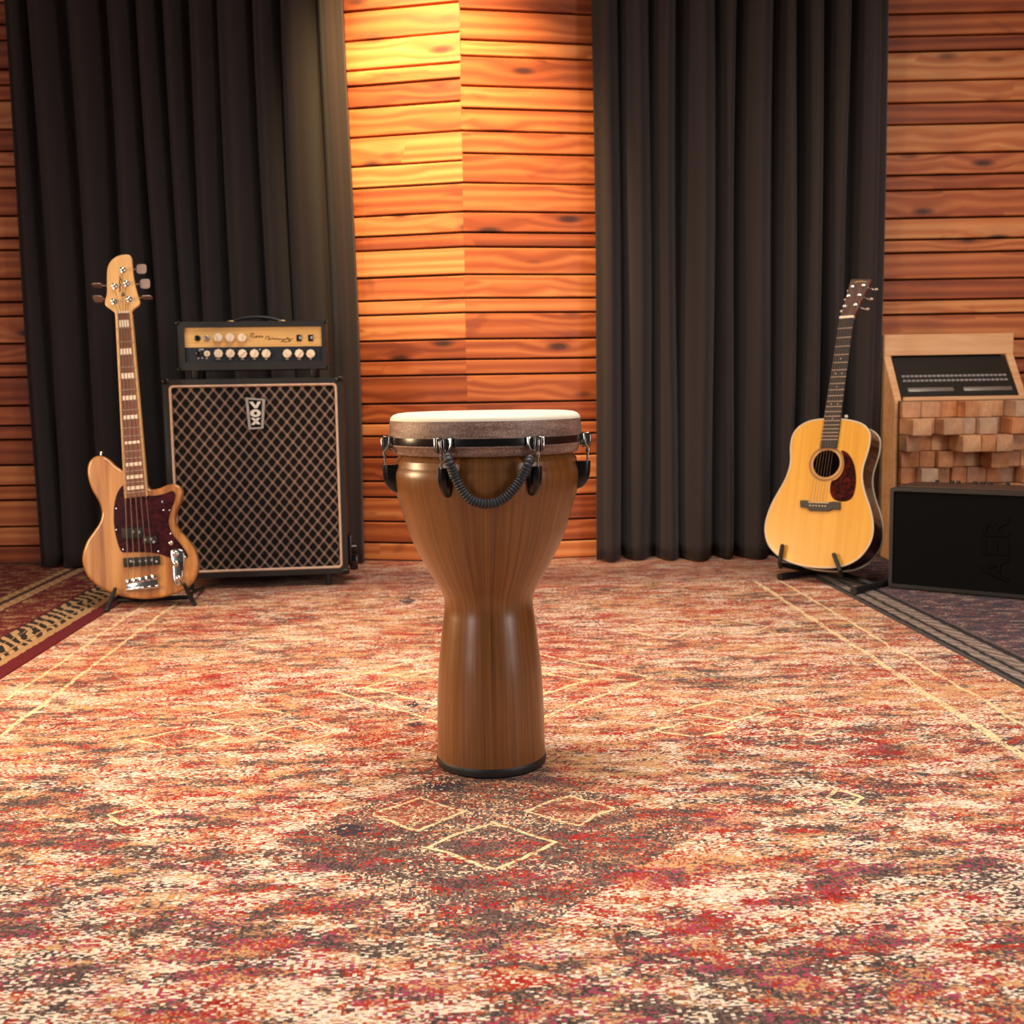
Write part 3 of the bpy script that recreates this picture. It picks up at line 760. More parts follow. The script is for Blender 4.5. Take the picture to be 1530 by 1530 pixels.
# pickups
def bp(L, fn, n0, n1, name, m, bev=0.002): return MB().prism(bl(L, fn, n1), n0, n1, bev, 2).build(name, m, bass)
pk = bp([(125, 105), (470, 85), (470, 260), (130, 285)], b8, 0.001, 0.010, 'pickup', 'black_matte')
bp([(470, 240), (700, 225), (715, 340), (472, 362)], b8, 0.001, 0.010, 'pickup', 'black_matte')
bp([(145, 590), (740, 550), (755, 690), (160, 740)], b8, 0.0, 0.011, 'pickup', 'black_matte')
for q in [(315, 160), (415, 165), (515, 290), (610, 280), (655, 325), (330, 650), (430, 640), (530, 630), (625, 620), (700, 645), (280, 640)]:
    u, v = BF.uv(*b8(*q), 0.011); MB().lathe([(0.0042, 0.0095), (0.0042, 0.0122), (0, 0.0126)], 12, Matrix.Translation((u, v, 0))).build('pole_piece', 'steel', bass)
# bridge
br = MB(); br.prism(bl([(200, 940), (690, 855), (735, 1075), (205, 1130)], b8, 0.004), 0.0, 0.004, 0.001, 2)
br.prism(bl([(205, 1085), (730, 1020), (738, 1070), (208, 1125)], b8, 0.012), 0.0, 0.013, 0.002, 2)
brd = br.build('bridge', 'chrome', bass)
sa, sb = (238, 960), (655, 880); ea, eb = (230, 1105), (705, 1045)
for i in range(5):
    q = i/4; a = BF.uv(*b8(sa[0]+(sb[0]-sa[0])*q, sa[1]+(sb[1]-sa[1])*q), 0.010); e = BF.uv(*b8(ea[0]+(eb[0]-ea[0])*q, ea[1]+(eb[1]-ea[1])*q), 0.010)
    t = MB(); t.box(a[0]-0.0082, a[0]+0.0082, a[1]-0.012, a[1]+0.004, 0.003, 0.0125, 0.002)
    t.ball((e[0], e[1], 0.011), 0.0065, (1, 0.8, 0.7), 12)
    t.build('saddle', 'chrome', brd)
# chrome control plate and knobs
cp = [(900, 1015), (915, 990), (950, 983), (995, 993), (1015, 1030), (1014, 1100), (1002, 1160), (1002, 1220), (997, 1265), (975, 1290), (945, 1282), (925, 1240), (918, 1180), (913, 1110), (903, 1060)]
MB().prism(smooth(bl(cp, b4, 0.005), 3), 0.0, 0.0075, 0.0065, 4).build('control_plate', 'chrome', bass, 60, False)
for q, r, h in [((900, 937), 0.0085, 0.016), ((938, 1022), 0.0105, 0.020), ((943, 1105), 0.0105, 0.020), ((964, 1225), 0.0105, 0.020)]:
    u, v = BF.uv(*b4(*q), 0.02)
    MB().lathe([(r, 0.003), (r, h), (r*0.92, h+0.002), (r*0.7, h+0.0042), (r*0.35, h+0.0055), (0, h+0.006)], 24, Matrix.Translation((u, v, 0))).build('knob', 'chrome', bass)
u, v = BF.uv(*b4(988, 1110), 0.012)
MB().box(u-0.005, u+0.005, v-0.02, v+0.02, 0.005, 0.010, 0.002).build('switch_plate', 'black_matte', bass)
# strings
so = [(655, 1340), (705, 1338), (755, 1336), (805, 1334), (850, 1332)]
for i in range(5):
    q = i/4; a = BF.uv(*b8(sa[0]+(sb[0]-sa[0])*q, sa[1]+(sb[1]-sa[1])*q), 0.016)
    n = L2(nu0, nu1, 0.1+0.8*q); order = [4, 3, 0, 1, 2][i]; po = posts[order]
    MB().tube([(a[0], a[1], 0.0155), (n[0], n[1]+0.003, NH+0.0046), (po[0], po[1], HN+0.010)], 0.00125-0.00013*i, 6).build('string', 'nickel_string', bass)

# bass stand
bs = empty('instrument_stand', Vector((-1.19, 3.74, 0)), 'low black folding stand holding the bass guitar', 'stand')
bsl = lambda w: Vector(w)-Vector((-1.19, 3.74, 0))
def wpt(Fr, px, n): u, v = Fr.uv(*px, n); return Fr.m @ Vector((u, v, n))
for (foot, top_, rear) in [((160, 915), (172, 880), 1), ((290, 906), (275, 873), -1)]:
    F0 = fl(*foot) + Vector((0, 0, 0.008)); T0 = wpt(BF, top_, 0.014)
    B0 = wpt(BF, top_, -0.052); B0.z = T0.z-0.012; mid = F0.lerp(T0, 0.62)
    bottom = wpt(BF, (top_[0]+(-1 if rear > 0 else 2), top_[1]+16), -0.052)
    t = MB(); t.tube([bsl(F0), bsl(mid), bsl(T0)], [0.0075, 0.0075, 0.006], 10); t.ball(bsl(T0), 0.006)
    F1 = F0 + Vector((0.05*rear, 0.30, 0)); M1 = mid + Vector((0.0, 0.075, -0.012))
    t.tube([bsl(mid+Vector((0, 0, -0.012))), bsl(M1)], 0.006, 8); t.tube([bsl(M1), bsl(F1)], 0.007, 8)
    t.build('leg', 'black_matte', bs)
    MB().ball(bsl(F0), 0.0095, (1, 1, 0.8)).build('foot', 'black_rubber', bs)
t = MB(); t.tube([bsl(fl(168, 908)+Vector((0, 0.05, 0.014))), bsl(fl(283, 902)+Vector((0, 0.05, 0.014)))], 0.008, 10); t.build('crossbar', 'black_matte', bs)

# ------------------------------------------------------------------ amplifier stack
CP = fl(502, 875)
CF = Frame(CP, 7, 0)
cu = lambda x, y, n=0.0: CF.uv(x, y, n)
TLc, TRc, BRc = cu(242.5, 566.6), cu(513, 564.6), cu(514, 856)
u0, u1, v0, v1 = TLc[0], TRc[0]-0.004, 0.044, 0.749
cab = empty('speaker_cabinet', CF.m, 'large black speaker cabinet with brown diamond grille under the gold amplifier', 'speaker')
DP = 0.31
t = MB(); fw = 0.020
def rrect(a, b, c, d, r, k=5):
    P = []
    for (cx, cy, s0) in ((b-r, d-r, 0), (a+r, d-r, 90), (a+r, c+r, 180), (b-r, c+r, 270)):
        for i in range(k+1): P.append((cx+r*math.cos(R(s0+90*i/k)), cy+r*math.sin(R(s0+90*i/k))))
    return P
t.prism(rrect(u0, u1, v0, v1, 0.016), -DP, -0.020, 0.004, 2)
t.holed(rrect(u0, u1, v0, v1, 0.016), rrect(u0+fw, u1-fw, v0+fw, v1-fw, 0.012), -0.0205, 0.0)
t.build('housing', 'tolex', cab)
def grille_mat():
    t = NT('diamond_grille_cloth'); o = t.coord(); x, y, z = t.sep(o)
    px, py = 0.0385, 0.0475
    a = t.math('ADD', t.math('DIVIDE', x, px), t.math('DIVIDE', y, py)); b = t.math('SUBTRACT', t.math('DIVIDE', x, px), t.math('DIVIDE', y, py))
    def ln(v): return t.math('ABSOLUTE', t.math('SUBTRACT', t.math('FRACT', v), 0.5))
    la, lb = ln(a), ln(b)
    m = t.math('MINIMUM', la, lb)
    cross = t.math('MAXIMUM', la, lb)
    line = t.math('SUBTRACT', 1.0, t.step(m, 0.112, 0.03))
    node = t.math('SUBTRACT', 1.0, t.step(cross, 0.17, 0.05))
    fuzz = t.noise(o, 500, 2)
    lc = t.mix(fuzz, lin((88, 74, 68)), lin((118, 100, 92)))
    lc = t.mix(t.math('MULTIPLY', node, 0.6), lc, lin((166, 128, 104)))
    c = t.mix(line, t.mix(fuzz, lin((6, 5, 5)), lin((14, 11, 10))), lc)
    t.bump(line, 0.3, 0.002)
    return t.setp(c, 0.8, spec=0.2)
MT['grille'] = grille_mat()
MB().prism(rrect(u0+fw, u1-fw, v0+fw, v1-fw, 0.012), -0.022, -0.008, 0.0015, 1).build('grille', 'grille', cab)
tr = rrect(u0+fw+0.003, u1-fw-0.003, v0+fw+0.003, v1-fw-0.003, 0.014, 6)
MB().tube([(p[0], p[1], -0.004) for p in tr], 0.0052, 8, True).build('piping', plain('cream_piping', (206, 172, 146), 0.5), cab)
for (cx, cy) in ((u0, v0), (u1, v0), (u0, v1), (u1, v1)):
    sx, sy = (1 if cx == u0 else -1), (1 if cy == v0 else -1)
    t = MB(); t.box(min(cx-sx*.004, cx+sx*.024), max(cx-sx*.004, cx+sx*.024), min(cy-sy*.004, cy+sy*.016), max(cy-sy*.004, cy+sy*.016), -0.034, 0.004, 0.006, 3)
    t.build('corner_guard', 'black_gloss', cab)
for (fx, fz) in ((u1-0.072, -0.02), (u0+0.06, -0.02), (u0+0.06, -DP+0.03), (u1-0.06, -DP+0.03)):
    MB().lathe([(0.010, 0), (0.0115, 0.004), (0.0115, v0+0.002), (0.0, v0+0.002)], 20, Matrix.Translation((fx, 0, fz)) @ Matrix.Rotation(R(-90), 4, 'X'), cap0=True).build('foot', 'black_rubber', cab)
# bottom rail and side caster plate seen low on the right
t = MB(); t.box(u1+0.001, u1+0.012, v0+0.02, v0+0.13, -0.16, -0.06, 0.003); t.cyl((u1+0.012, v0+0.075, -0.11), (u1+0.030, v0+0.075, -0.11), 0.020, 20)
t.box(u1+0.004, u1+0.034, v0-0.002, v0+0.05, -0.14, -0.08, 0.006)
t.build('swivel_bracket', 'black_gloss', cab)
# badge
bq = lambda x, y: cu(360+x/20.4, 580+y/20.4, 0.0)
bo = [bq(135, 285), bq(745, 330), bq(690, 1230), bq(235, 1265)]
bi = [bq(225, 345), bq(655, 375), bq(620, 1185), bq(310, 1200)]
bd_ = MB().prism(bo, -0.008, 0.0035, 0.0008, 1).build('badge', 'black_gloss', cab)
t = MB()
for i in range(4):
    a, b = bo[i], bo[(i+1) % 4]; c, d = bi[(i+1) % 4], bi[i]
    t.prism([a, b, c, d], 0.0030, 0.006, 0.0005, 1)
t.build('badge_rim', plain('brushed_silver', (176, 172, 168), 0.4, 0.4), bd_)
silver = plain('white_enamel', (220, 216, 206), 0.3, 0.0, 0.03)
def letter(polys, name):
    t = MB()
    for P in polys: t.prism([bq(*q) for q in P], 0.0034, 0.0055)
    t.build(name, silver, bd_)
letter([[(255, 415), (365, 410), (450, 535), (510, 410), (610, 410), (500, 610), (420, 615)]], 'letter_v')
t = MB(); t.holed([bq(445+165*math.cos(a), 762+115*math.sin(a)) for a in [2*PI*i/28 for i in range(28)]],
                  [bq(450+52*math.cos(a), 762+50*math.sin(a)) for a in [2*PI*i/28 for i in range(28)]], 0.0034, 0.0055); t.build('letter_o', silver, bd_)
letter([[(305, 905), (405, 900), (610, 1095), (500, 1100)], [(490, 905), (600, 900), (415, 1115), (315, 1115)]], 'letter_x')

# amplifier head
ah = empty('amplifier_head', CF.m @ Matrix.Translation(((u0+u1)/2-0.005, v1+0.001, -0.13)), 'black amplifier head with gold panel and cream knobs on top of the tall speaker cabinet', 'amplifier')
HO = Vector(((u0+u1)/2-0.005, v1+0.001, -0.13))
FN = -0.012                                     # front face of the head, a little behind the cabinet front
hu_ = lambda x, y, n=FN: (lambda q: (q[0]-HO.x, q[1]-HO.y))(cu(x, y, n))
hn = lambda n: n-HO.z
h5 = lambda a, b: (230+a/4.781, 460+b/4.781)
a_, b_ = hu_(264.5, 480.5), hu_(489, 552)
x0, x1, y1, y0 = a_[0], b_[0], a_[1]-0.001, b_[1]+0.003
p0, p1 = hu_(274.5, 489.5), hu_(481.5, 539)
t = MB(); t.prism(rrect(x0, x1, y0, y1, 0.010), hn(-0.21), hn(-0.045), 0.003, 2)
t.holed(rrect(x0, x1, y0, y1, 0.010), rrect(p0[0], p1[0], p1[1], p0[1], 0.002), hn(-0.046), hn(FN))
t.build('housing', 'tolex', ah)
gy = hu_(380, 518)[1]
PN = -0.022
gold_panel = wood('brushed_gold_panel', (206, 160, 92), (228, 182, 112), (240, 202, 136), (3, 120, 30), 0.4)
gold_panel.node_tree.nodes['Principled BSDF'].inputs['Metallic'].default_value = 0.15
MB().box(p0[0], p1[0], gy, p0[1], hn(-0.045), hn(PN)).build('gold_panel', gold_panel, ah)
MB().box(p0[0], p1[0], p1[1], gy-0.0005, hn(-0.045), hn(PN)).build('control_panel', plain('blue_black_panel', (30, 34, 42), 0.4), ah)
def kn(a, b): return hu_(*h5(a, b), PN+0.012)
for q in [(457, 213), (542, 213), (628, 214), (460, 326), (545, 326), (632, 327), (717, 327), (802, 327), (952, 327), (1038, 327), (1120, 328)]:
    u, v = kn(*q); rr = 0.0152
    t = MB(); P = [(rr*(1+0.05*math.cos(8*a))*math.cos(a), rr*(1+0.05*math.cos(8*a))*math.sin(a)) for a in [2*PI*i/64 for i in range(64)]]
    t.prism(P, hn(PN), hn(PN)+0.015, 0.003, 2, Matrix.Translation((u, v, 0)))
    t.prism([(-0.0028, -0.013), (0.0028, -0.013), (0.0022, 0.013), (-0.0022, 0.013)], hn(PN)+0.013, hn(PN)+0.0185, 0.001, 2, Matrix.Translation((u, v, 0)) @ Matrix.Rotation(random.uniform(-0.9, 0.9), 4, 'Z'))
    t.build('knob', 'cream_plastic', ah)
for q, m in [((308, 215), 'black_gloss'), ((375, 215), 'steel'), ((316, 326), 'black_gloss'), ((377, 327), 'cream_plastic')]:
    u, v = kn(*q); t = MB(); t.lathe([(0.0105, 0), (0.0105, 0.004), (0.0075, 0.006), (0.0045, 0.006), (0.0045, 0.001), (0, 0.001)], 20, Matrix.Translation((u, v, hn(PN))))
    t.build('input_jack', m, ah)
for q in [(1035, 214), (1118, 214)]:
    u, v = kn(*q); t = MB(); t.box(u-0.009, u+0.009, v-0.0115, v+0.0115, hn(PN), hn(PN)+0.003, 0.001); r_ = t.build('rocker_switch', 'black_gloss', ah)
    t = MB(); t.box(u-0.0005, u+0.0068, v-0.006, v+0.006, hn(PN)+0.003, hn(PN)+0.008, 0.0015); t.build('toggle', 'chrome', r_)
hz = lambda a, b: hu_(360+a/10.929, 485+b/10.929, PN)
ink = plain('dark_brown_ink', (92, 56, 30), 0.5)
sc = MB()
for L in [[(150, 200), (175, 140), (210, 150), (180, 195), (235, 210), (245, 175), (255, 210), (285, 180), (300, 212), (330, 178), (345, 210), (365, 190)],
          [(395, 245), (430, 190), (470, 215), (440, 245), (500, 235), (515, 215), (535, 242), (560, 222), (580, 244), (605, 222), (630, 246), (660, 232), (690, 262), (700, 230), (730, 248), (765, 205), (770, 250), (800, 228), (790, 275), (845, 225)],
          [(650, 282), (690, 272), (730, 284), (790, 272)]]:
    sc.tube([(*hz(*q), hn(PN)+0.0003) for q in smooth(L, 4, False)], 0.0013, 6)
sc.build('script_logo', ink, ah)
pl_ = plain('pale_print', (170, 165, 160), 0.6)
for q in [(460, 366, 8), (545, 366, 5), (632, 366, 6), (717, 366, 5), (802, 366, 5), (952, 366, 6), (1038, 366, 7), (1120, 366, 4), (338, 297, 9), (318, 360, 3), (345, 358, 3), (378, 360, 4), (757, 297, 3)]:
    u, v = hu_(*h5(q[0], q[1]), PN); MB().box(u-q[2]*0.0009, u+q[2]*0.0009, v-0.0022, v+0.0022, hn(PN)-0.001, hn(PN)+0.0006).build('control_label', pl_, ah)
h0, h1, hm = hu_(*h5(527, 95)), hu_(*h5(905, 95)), hu_(*h5(716, 70))
t = MB(); hp = smooth([(h0[0], y1+0.004), (h0[0]+0.02, y1+0.010), (h0[0]+0.05, y1+0.017), ((h0[0]+h1[0])/2, y1+0.020), (h1[0]-0.05, y1+0.017), (h1[0]-0.02, y1+0.010), (h1[0], y1+0.004)], 4, False)
t.tube([(q[0], q[1], hn(-0.10)) for q in hp], 0.006, 8)
hd = t.build('carry_handle', 'black_rubber', ah)
for q in (h0, h1): MB().box(q[0]-0.012, q[0]+0.012, y1-0.001, y1+0.008, hn(-0.112), hn(-0.088), 0.003).build('handle_mount', 'gold', hd)
for sx in (x0+0.05, x1-0.05):
    for sz in (-0.04, -0.18):
        MB().lathe([(0.013, 0), (0.015, 0.004), (0.016, y0+0.001), (0, y0+0.001)], 20, Matrix.Translation((sx, 0, hn(sz))) @ Matrix.Rotation(R(-90), 4, 'X'), cap0=True).build('foot', 'black_rubber', ah)
for (cx, cy) in ((x0, y0), (x1, y0), (x0, y1), (x1, y1)):
    MB().box(cx-0.006 if cx == x0 else cx-0.008, cx+0.008 if cx == x0 else cx+0.006, cy-0.003 if cy == y0 else cy-0.010, cy+0.010 if cy == y0 else cy+0.003, hn(FN)-0.012, hn(FN)+0.003, 0.003).build('corner_guard', 'black_gloss', ah)

# ------------------------------------------------------------------ acoustic guitar
AF = Frame(atY(1130+600/5.276, 610+1255/5.276, 3.90), -37, 15)
a8 = lambda a, b: (1130+a/5.276, 610+b/5.276)
a7 = lambda a, b: (1130+a/6.118, 400+b/6.118)
a4 = lambda a, b: (1240+a/17.0, 400+b/17.0)
al = lambda L, fn, n=0.0: [AF.uv(*fn(*q), n) for q in L]
spruce = wood('honey_spruce_top', (206, 140, 44), (222, 160, 56), (232, 175, 72), (60, 1.6, 60), 0.3, 0.5, 0.08, 0.25, 0.75)
rosew = wood('dark_rosewood_gloss', (24, 8, 7), (44, 16, 12), (72, 30, 22), (30, 4, 30), 0.25, 0.8, 0.06)
ivory = plain('ivory_binding', (214, 196, 166), 0.4, 0, 0.04)
ebony = plain('ebony', (40, 34, 32), 0.45, 0, 0.2)
mahog = wood('mahogany_neck', (70, 24, 14), (104, 42, 26), (126, 58, 38), (50, 5, 50), 0.35, 0.3)
ag = empty('acoustic_guitar', AF.m, 'honey coloured acoustic guitar with dark sides leaning on a stand on the right', 'guitar')
ao = [(600, 84), (537, 86), (470, 92), (400, 110), (340, 145), (300, 190), (278, 250), (270, 320), (272, 400), (262, 470), (230, 560), (180, 650), (130, 740), (90, 840), (70, 930), (75, 1010), (100, 1080), (150, 1140), (220, 1190), (320, 1228), (420, 1248), (540, 1256), (640, 1250), (720, 1230), (800, 1185), (860, 1120), (900, 1050), (918, 970), (915, 880), (895, 790), (865, 700), (842, 620), (832, 540), (840, 460), (865, 380), (885, 310), (895, 240), (890, 190), (860, 145), (810, 115), (740, 97), (665, 87)]
AO = smooth(al(ao, a8), 4)
shp = [AF.uv(*a8(553+96*math.cos(a), 437+106*math.sin(a))) for a in [2*PI*i/48 for i in range(48)]]
hcx, hcy = sum(p[0] for p in shp)/48, sum(p[1] for p in shp)/48
HR = 0.049
shp = [(hcx+HR*math.cos(2*PI*i/48), hcy+HR*math.sin(2*PI*i/48)) for i in range(48)]
BD = 0.112
# sides and back: open box
t = bmesh.new(); A = [t.verts.new((p[0], p[1], -0.0015)) for p in AO]; B = [t.verts.new((p[0], p[1], -BD)) for p in AO]
for i in range(len(A)): t.faces.new((A[i-1], A[i], B[i], B[i-1]))
t.faces.new(B); bmesh.ops.recalc_face_normals(t, faces=t.faces[:])
mb = MB(); mb.join(t); body = mb.build('body', rosew, ag, 40)
MB().holed(AO, shp, -0.003, 0.0).build('soundboard', spruce, ag, 30)
MB().tube([(p[0], p[1], -0.002) for p in AO], 0.0034, 8, True).build('binding', ivory, ag, 80)
MB().tube([(p[0], p[1], -BD+0.002) for p in AO], 0.0034, 8, True).build('binding', ivory, ag, 80)
def ringm(r0, r1, n0, n1):
    return MB().holed([(hcx+r1*math.cos(2*PI*i/48), hcy+r1*math.sin(2*PI*i/48)) for i in range(48)], [(hcx+r0*math.cos(2*PI*i/48), hcy+r0*math.sin(2*PI*i/48)) for i in range(48)], n0, n1)
ringm(0.049, 0.054, 0.0, 0.0008).build('rosette', plain('rosette_tan', (196, 150, 92), 0.4), ag)
ringm(0.056, 0.064, 0.0, 0.0006).build('rosette', plain('rosette_brown', (150, 104, 60), 0.4), ag)
pk_ = [(668, 335), (710, 345), (752, 395), (778, 465), (788, 560), (780, 640), (760, 700), (720, 730), (660, 735), (610, 715), (584, 670), (582, 620), (593, 575), (625, 562), (660, 530), (685, 485), (694, 430), (685, 375)]
MB().prism(smooth(al(pk_, a8), 3), 0.0, 0.0012, 0.0003, 1).build('pickguard', tortoise('red_tortoiseshell', (22, 5, 7), (50, 11, 12), (96, 26, 16)), ag)
bg = [(345, 725), (400, 725), (410, 738), (565, 742), (600, 735), (660, 738), (660, 800), (600, 797), (565, 812), (420, 808), (395, 785), (345, 778)]
bri = MB().prism(al(bg, a8, 0.008), 0.0, 0.009, 0.0015, 2).build('bridge', ebony, ag)
s0, s1 = AF.uv(*a8(412, 743), 0.009), AF.uv(*a8(572, 748), 0.009)
t = MB(); t.tube([(s0[0], s0[1], 0.0105), (s1[0], s1[1], 0.0105)], 0.0018, 8); t.build('saddle', ivory, bri)
for i in range(6):
    q = AF.uv(*a8(425+24*i, 767+1*i), 0.010); MB().lathe([(0.0028, 0.008), (0.0032, 0.0115), (0.002, 0.0135), (0, 0.0138)], 12, Matrix.Translation((q[0], q[1], 0))).build('bridge_pin', ivory, bri)
# neck
AN = 0.010
an0, an1 = AF.uv(*a7(760, 468), AN), AF.uv(*a7(890, 458), AN)
ae0, ae1 = AF.uv(*a8(503, 312), AN), AF.uv(*a8(632, 312), AN)
MB().prism([an0, an1, ae1, ae0], AN-0.006, AN, 0.0006, 1).build('fretboard', ebony, ag)
# neck shaft tapering to the heel
jn0, jn1 = AF.uv(*a8(537, 90), 0), AF.uv(*a8(655, 90), 0)
t = bmesh.new(); rings = []
Kn = 8
for i in range(13):
    q = i/12; a, b = L2(an0, jn0, q), L2(an1, jn1, q); dp = 0.019+0.004*q + (0.055*((q-0.86)/0.14)**2 if q > 0.86 else 0)
    rings.append([t.verts.new(((a[0]+b[0])/2-(b[0]-a[0])/2*math.cos(PI*j/Kn)*0.98, (a[1]+b[1])/2, AN-0.005-dp*math.sin(PI*j/Kn)**0.8)) for j in range(Kn+1)])
for P, Q in zip(rings, rings[1:]):
    for j in range(Kn): t.faces.new((P[j], P[j+1], Q[j+1], Q[j]))
    t.faces.new((P[0], Q[0], Q[-1], P[-1]))
t.faces.new(rings[0]); t.faces.new(rings[-1]); bmesh.ops.recalc_face_normals(t, faces=t.faces[:])
mb = MB(); mb.join(t); mb.build('neck', mahog, ag, 50)
asl = 0.645; abd = Vector((((ae0[0]+ae1[0])-(an0[0]+an1[0]))/2, ((ae0[1]+ae1[1])-(an0[1]+an1[1]))/2)).length
for i in range(1, 21):
    q = asl*(1-2**(-i/12))/abd
    if q > 0.99: break
    a, b = L2(an0, ae0, q), L2(an1, ae1, q); MB().tube([(a[0], a[1], AN+0.0006), (b[0], b[1], AN+0.0006)], 0.0015, 6).build('fret', 'fret_metal', ag)
for k_, us in ((5, (.5,)), (7, (.3, .7)), (9, (.5,)), (12, (.3, .7)), (15, (.5,))):
    q = asl*(1-2**(-(k_-0.5)/12))/abd
    for w_ in us:
        c = L2(L2(an0, ae0, q), L2(an1, ae1, q), w_); MB().lathe([(0.0025, AN-0.001), (0.0025, AN+0.0006), (0, AN+0.0006)], 10, Matrix.Translation((c[0], c[1], 0))).build('position_dot', ivory, ag)
MB().prism([an0, an1, (an1[0], an1[1]+0.009), (an0[0], an0[1]+0.009)], AN-0.012, AN+0.004, 0.0008, 2).build('nut', 'cream_plastic', ag)
# headstock tilts back a little from the nut
HT = R(10)
ahd = [(275, 1225), (470, 250), (500, 235), (975, 240), (985, 270), (620, 1215)]
ahp = al(ahd, a4, 0.002)
base_v = an0[1]+0.006
def tilt(v): return 0.002-math.tan(HT)*max(0, v-base_v)
t = MB(); t.prism(ahp, -0.015, 0.0, 0.0006, 1)
for v in t.bm.verts: v.co.z += tilt(v.co.y)
hst = t.build('headstock', mahog, ag)
t = MB(); t.prism(ahp, 0.0, 0.0015, 0.0003, 1)
for v in t.bm.verts: v.co.z += tilt(v.co.y)
t.build('faceplate', wood('rosewood_faceplate', (62, 34, 24), (92, 58, 42), (116, 78, 56), (70, 6, 70), 0.35), ag)
cm = MB()
ar = [(560, 335), (600, 312), (650, 300), (700, 296), (750, 294), (800, 298), (845, 305), (870, 312)]
zg = [(ar[i][0], ar[i][1]+(9 if i % 2 else -9)) for i in range(len(ar))]
def hpt(q, n=0.0):
    u, v = AF.uv(*a4(*q), 0.002+n); return (u, v, tilt(v)+n)
cm.tube([hpt(q, 0.0018) for q in smooth(zg, 3, False)], 0.0016, 6); cm.build('logo_script', 'gold', ag)
ATN = [((520, 450), (390, 500)), ((440, 700), (330, 740)), ((360, 980), (250, 1050)), ((800, 415), (1080, 460)), ((715, 680), (970, 722)), ((630, 940), (890, 995))]
apost = []
for p, b in ATN:
    P = hpt(p); Q = hpt(b); apost.append(P); sg = 1 if Q[0] > P[0] else -1
    t = MB(); t.lathe([(0.0065, 0.001), (0.0065, 0.003), (0.0035, 0.0035), (0.003, 0.012), (0.0036, 0.0125), (0, 0.014)], 14, Matrix.Translation(P))
    t.cyl((P[0], P[1], P[2]-0.019), (Q[0]-sg*0.006, Q[1], P[2]-0.019), 0.0024, 8)
    t.box(P[0]-0.006, P[0]+0.006, P[1]-0.006, P[1]+0.006, P[2]-0.024, P[2]-0.0145, 0.0015)
    tu = t.build('tuner', 'gold' if False else 'chrome', ag)
    MB().ball((Q[0], Q[1], P[2]-0.019), 0.0085, (1.0, 0.62, 0.62), 14).build('button', 'cream_plastic' if sg < 0 else 'white_metal', tu)
for i in range(6):
    q = i/5; a = AF.uv(*a8(425+24*i, 745), 0.012); n = L2(an0, an1, 0.1+0.8*q)
    order = [2, 1, 0, 3, 4, 5][i]; P = apost[order]
    MB().tube([(a[0], a[1], 0.012), (n[0], n[1]+0.003, AN+0.0035), (P[0], P[1], P[2]+0.008)], 0.0007-0.00006*i, 5).build('string', 'nickel_string', ag)
q = AF.uv(*a7(812, 1360), -0.02)
MB().ball((q[0]+0.004, q[1]-0.001, -0.02), 0.007, (1, 1, 1), 12).build('strap_button', 'cream_plastic', ag)

# guitar stand
sp = fl(1245, 866)
gs = empty('instrument_stand', Vector((sp.x, sp.y, 0)), 'black tubular folding stand under the honey coloured acoustic guitar', 'stand')
gl = lambda w: Vector(w)-Vector((sp.x, sp.y, 0))
def fz(px, z): p = fl(*px, z); return p
RB = 0.0125
La, Lb = fz((1166, 862), RB), fz((1236, 851), RB)
Ra, Rb = fz((1276, 883), RB), fz((1332, 868), RB)
for (a, b) in ((La, Lb), (Ra, Rb)):
    leg = MB().tube([gl(a), gl(b)], RB*0.85, 12).build('leg', 'black_matte', gs)
    d = (b-a).normalized(); MB().tube([gl(a-d*0.004), gl(a+d*0.05)], RB, 12).build('foot', 'black_rubber', leg)
# yokes: an arm under the body at each side with a prong in front
for (pt, pb, base) in (((205, 1085), (186, 1190), La.lerp(Lb, 0.72)), ((612, 1155), (662, 1255), Ra.lerp(Rb, 0.55))):
    T = wpt(AF, a8(*pt), 0.016); Bt = wpt(AF, a8(*pb), 0.016)
    back = wpt(AF, a8(pb[0]+4, pb[1]+6), -BD-0.012)
    dn = AF.v*-0.016
    t = MB(); t.tube([gl(T), gl(Bt+dn*0.6), gl(Bt+dn*1.6-AF.n*0.014), gl(back+dn)], 0.0075, 10); t.ball(gl(T), 0.0075)
    yk = t.build('yoke', 'black_rubber', gs)
    up = back+dn
    MB().tube([gl(up), gl(base)], 0.009, 10).build('upright', 'black_matte', gs)
MB().tube([gl(La.lerp(Lb, 0.72)), gl(Ra.lerp(Rb, 0.55))], 0.006, 10).build('crossbar', 'black_matte', gs)
ub = wpt(AF, a8(520, 1000), -BD-0.03)

# ------------------------------------------------------------------ wooden rack with skyline diffuser
cedar = wood('pale_cedar', (206, 142, 94), (230, 174, 124), (242, 196, 148), (4, 50, 50), 0.6)
endgrain = []
for i, (a, b, c) in enumerate([((166, 112, 78), (200, 146, 106), (220, 170, 130)), ((188, 128, 84), (218, 160, 112), (234, 186, 140)), ((158, 120, 94), (188, 150, 120), (210, 176, 148)), ((166, 100, 60), (200, 132, 84), (220, 160, 110))]):
    endgrain.append(wood('cedar_block_%s' % 'abcd'[i], a, b, c, (40, 8, 30), 0.65))
XL, XR = 1.490, 2.005
Yb, Yf = 4.64, 4.44
zt_b = atY(1317, 501, 4.60).z; zr_b = atY(1317, 532, 4.60).z; zf = atY(1334, 595, Yf).z
rk = empty('equipment_rack', Vector(((XL+XR)/2, 4.5, 0)), 'pale wooden studio rack with slanted black patch panel and block diffuser front', 'rack')
ro = Vector(((XL+XR)/2, 4.5, 0))
def rbx(x0, x1, y0, y1, z0, z1, bev=0.002): return MB().box(x0-ro.x, x1-ro.x, y0-ro.y, y1-ro.y, z0, z1, bev)
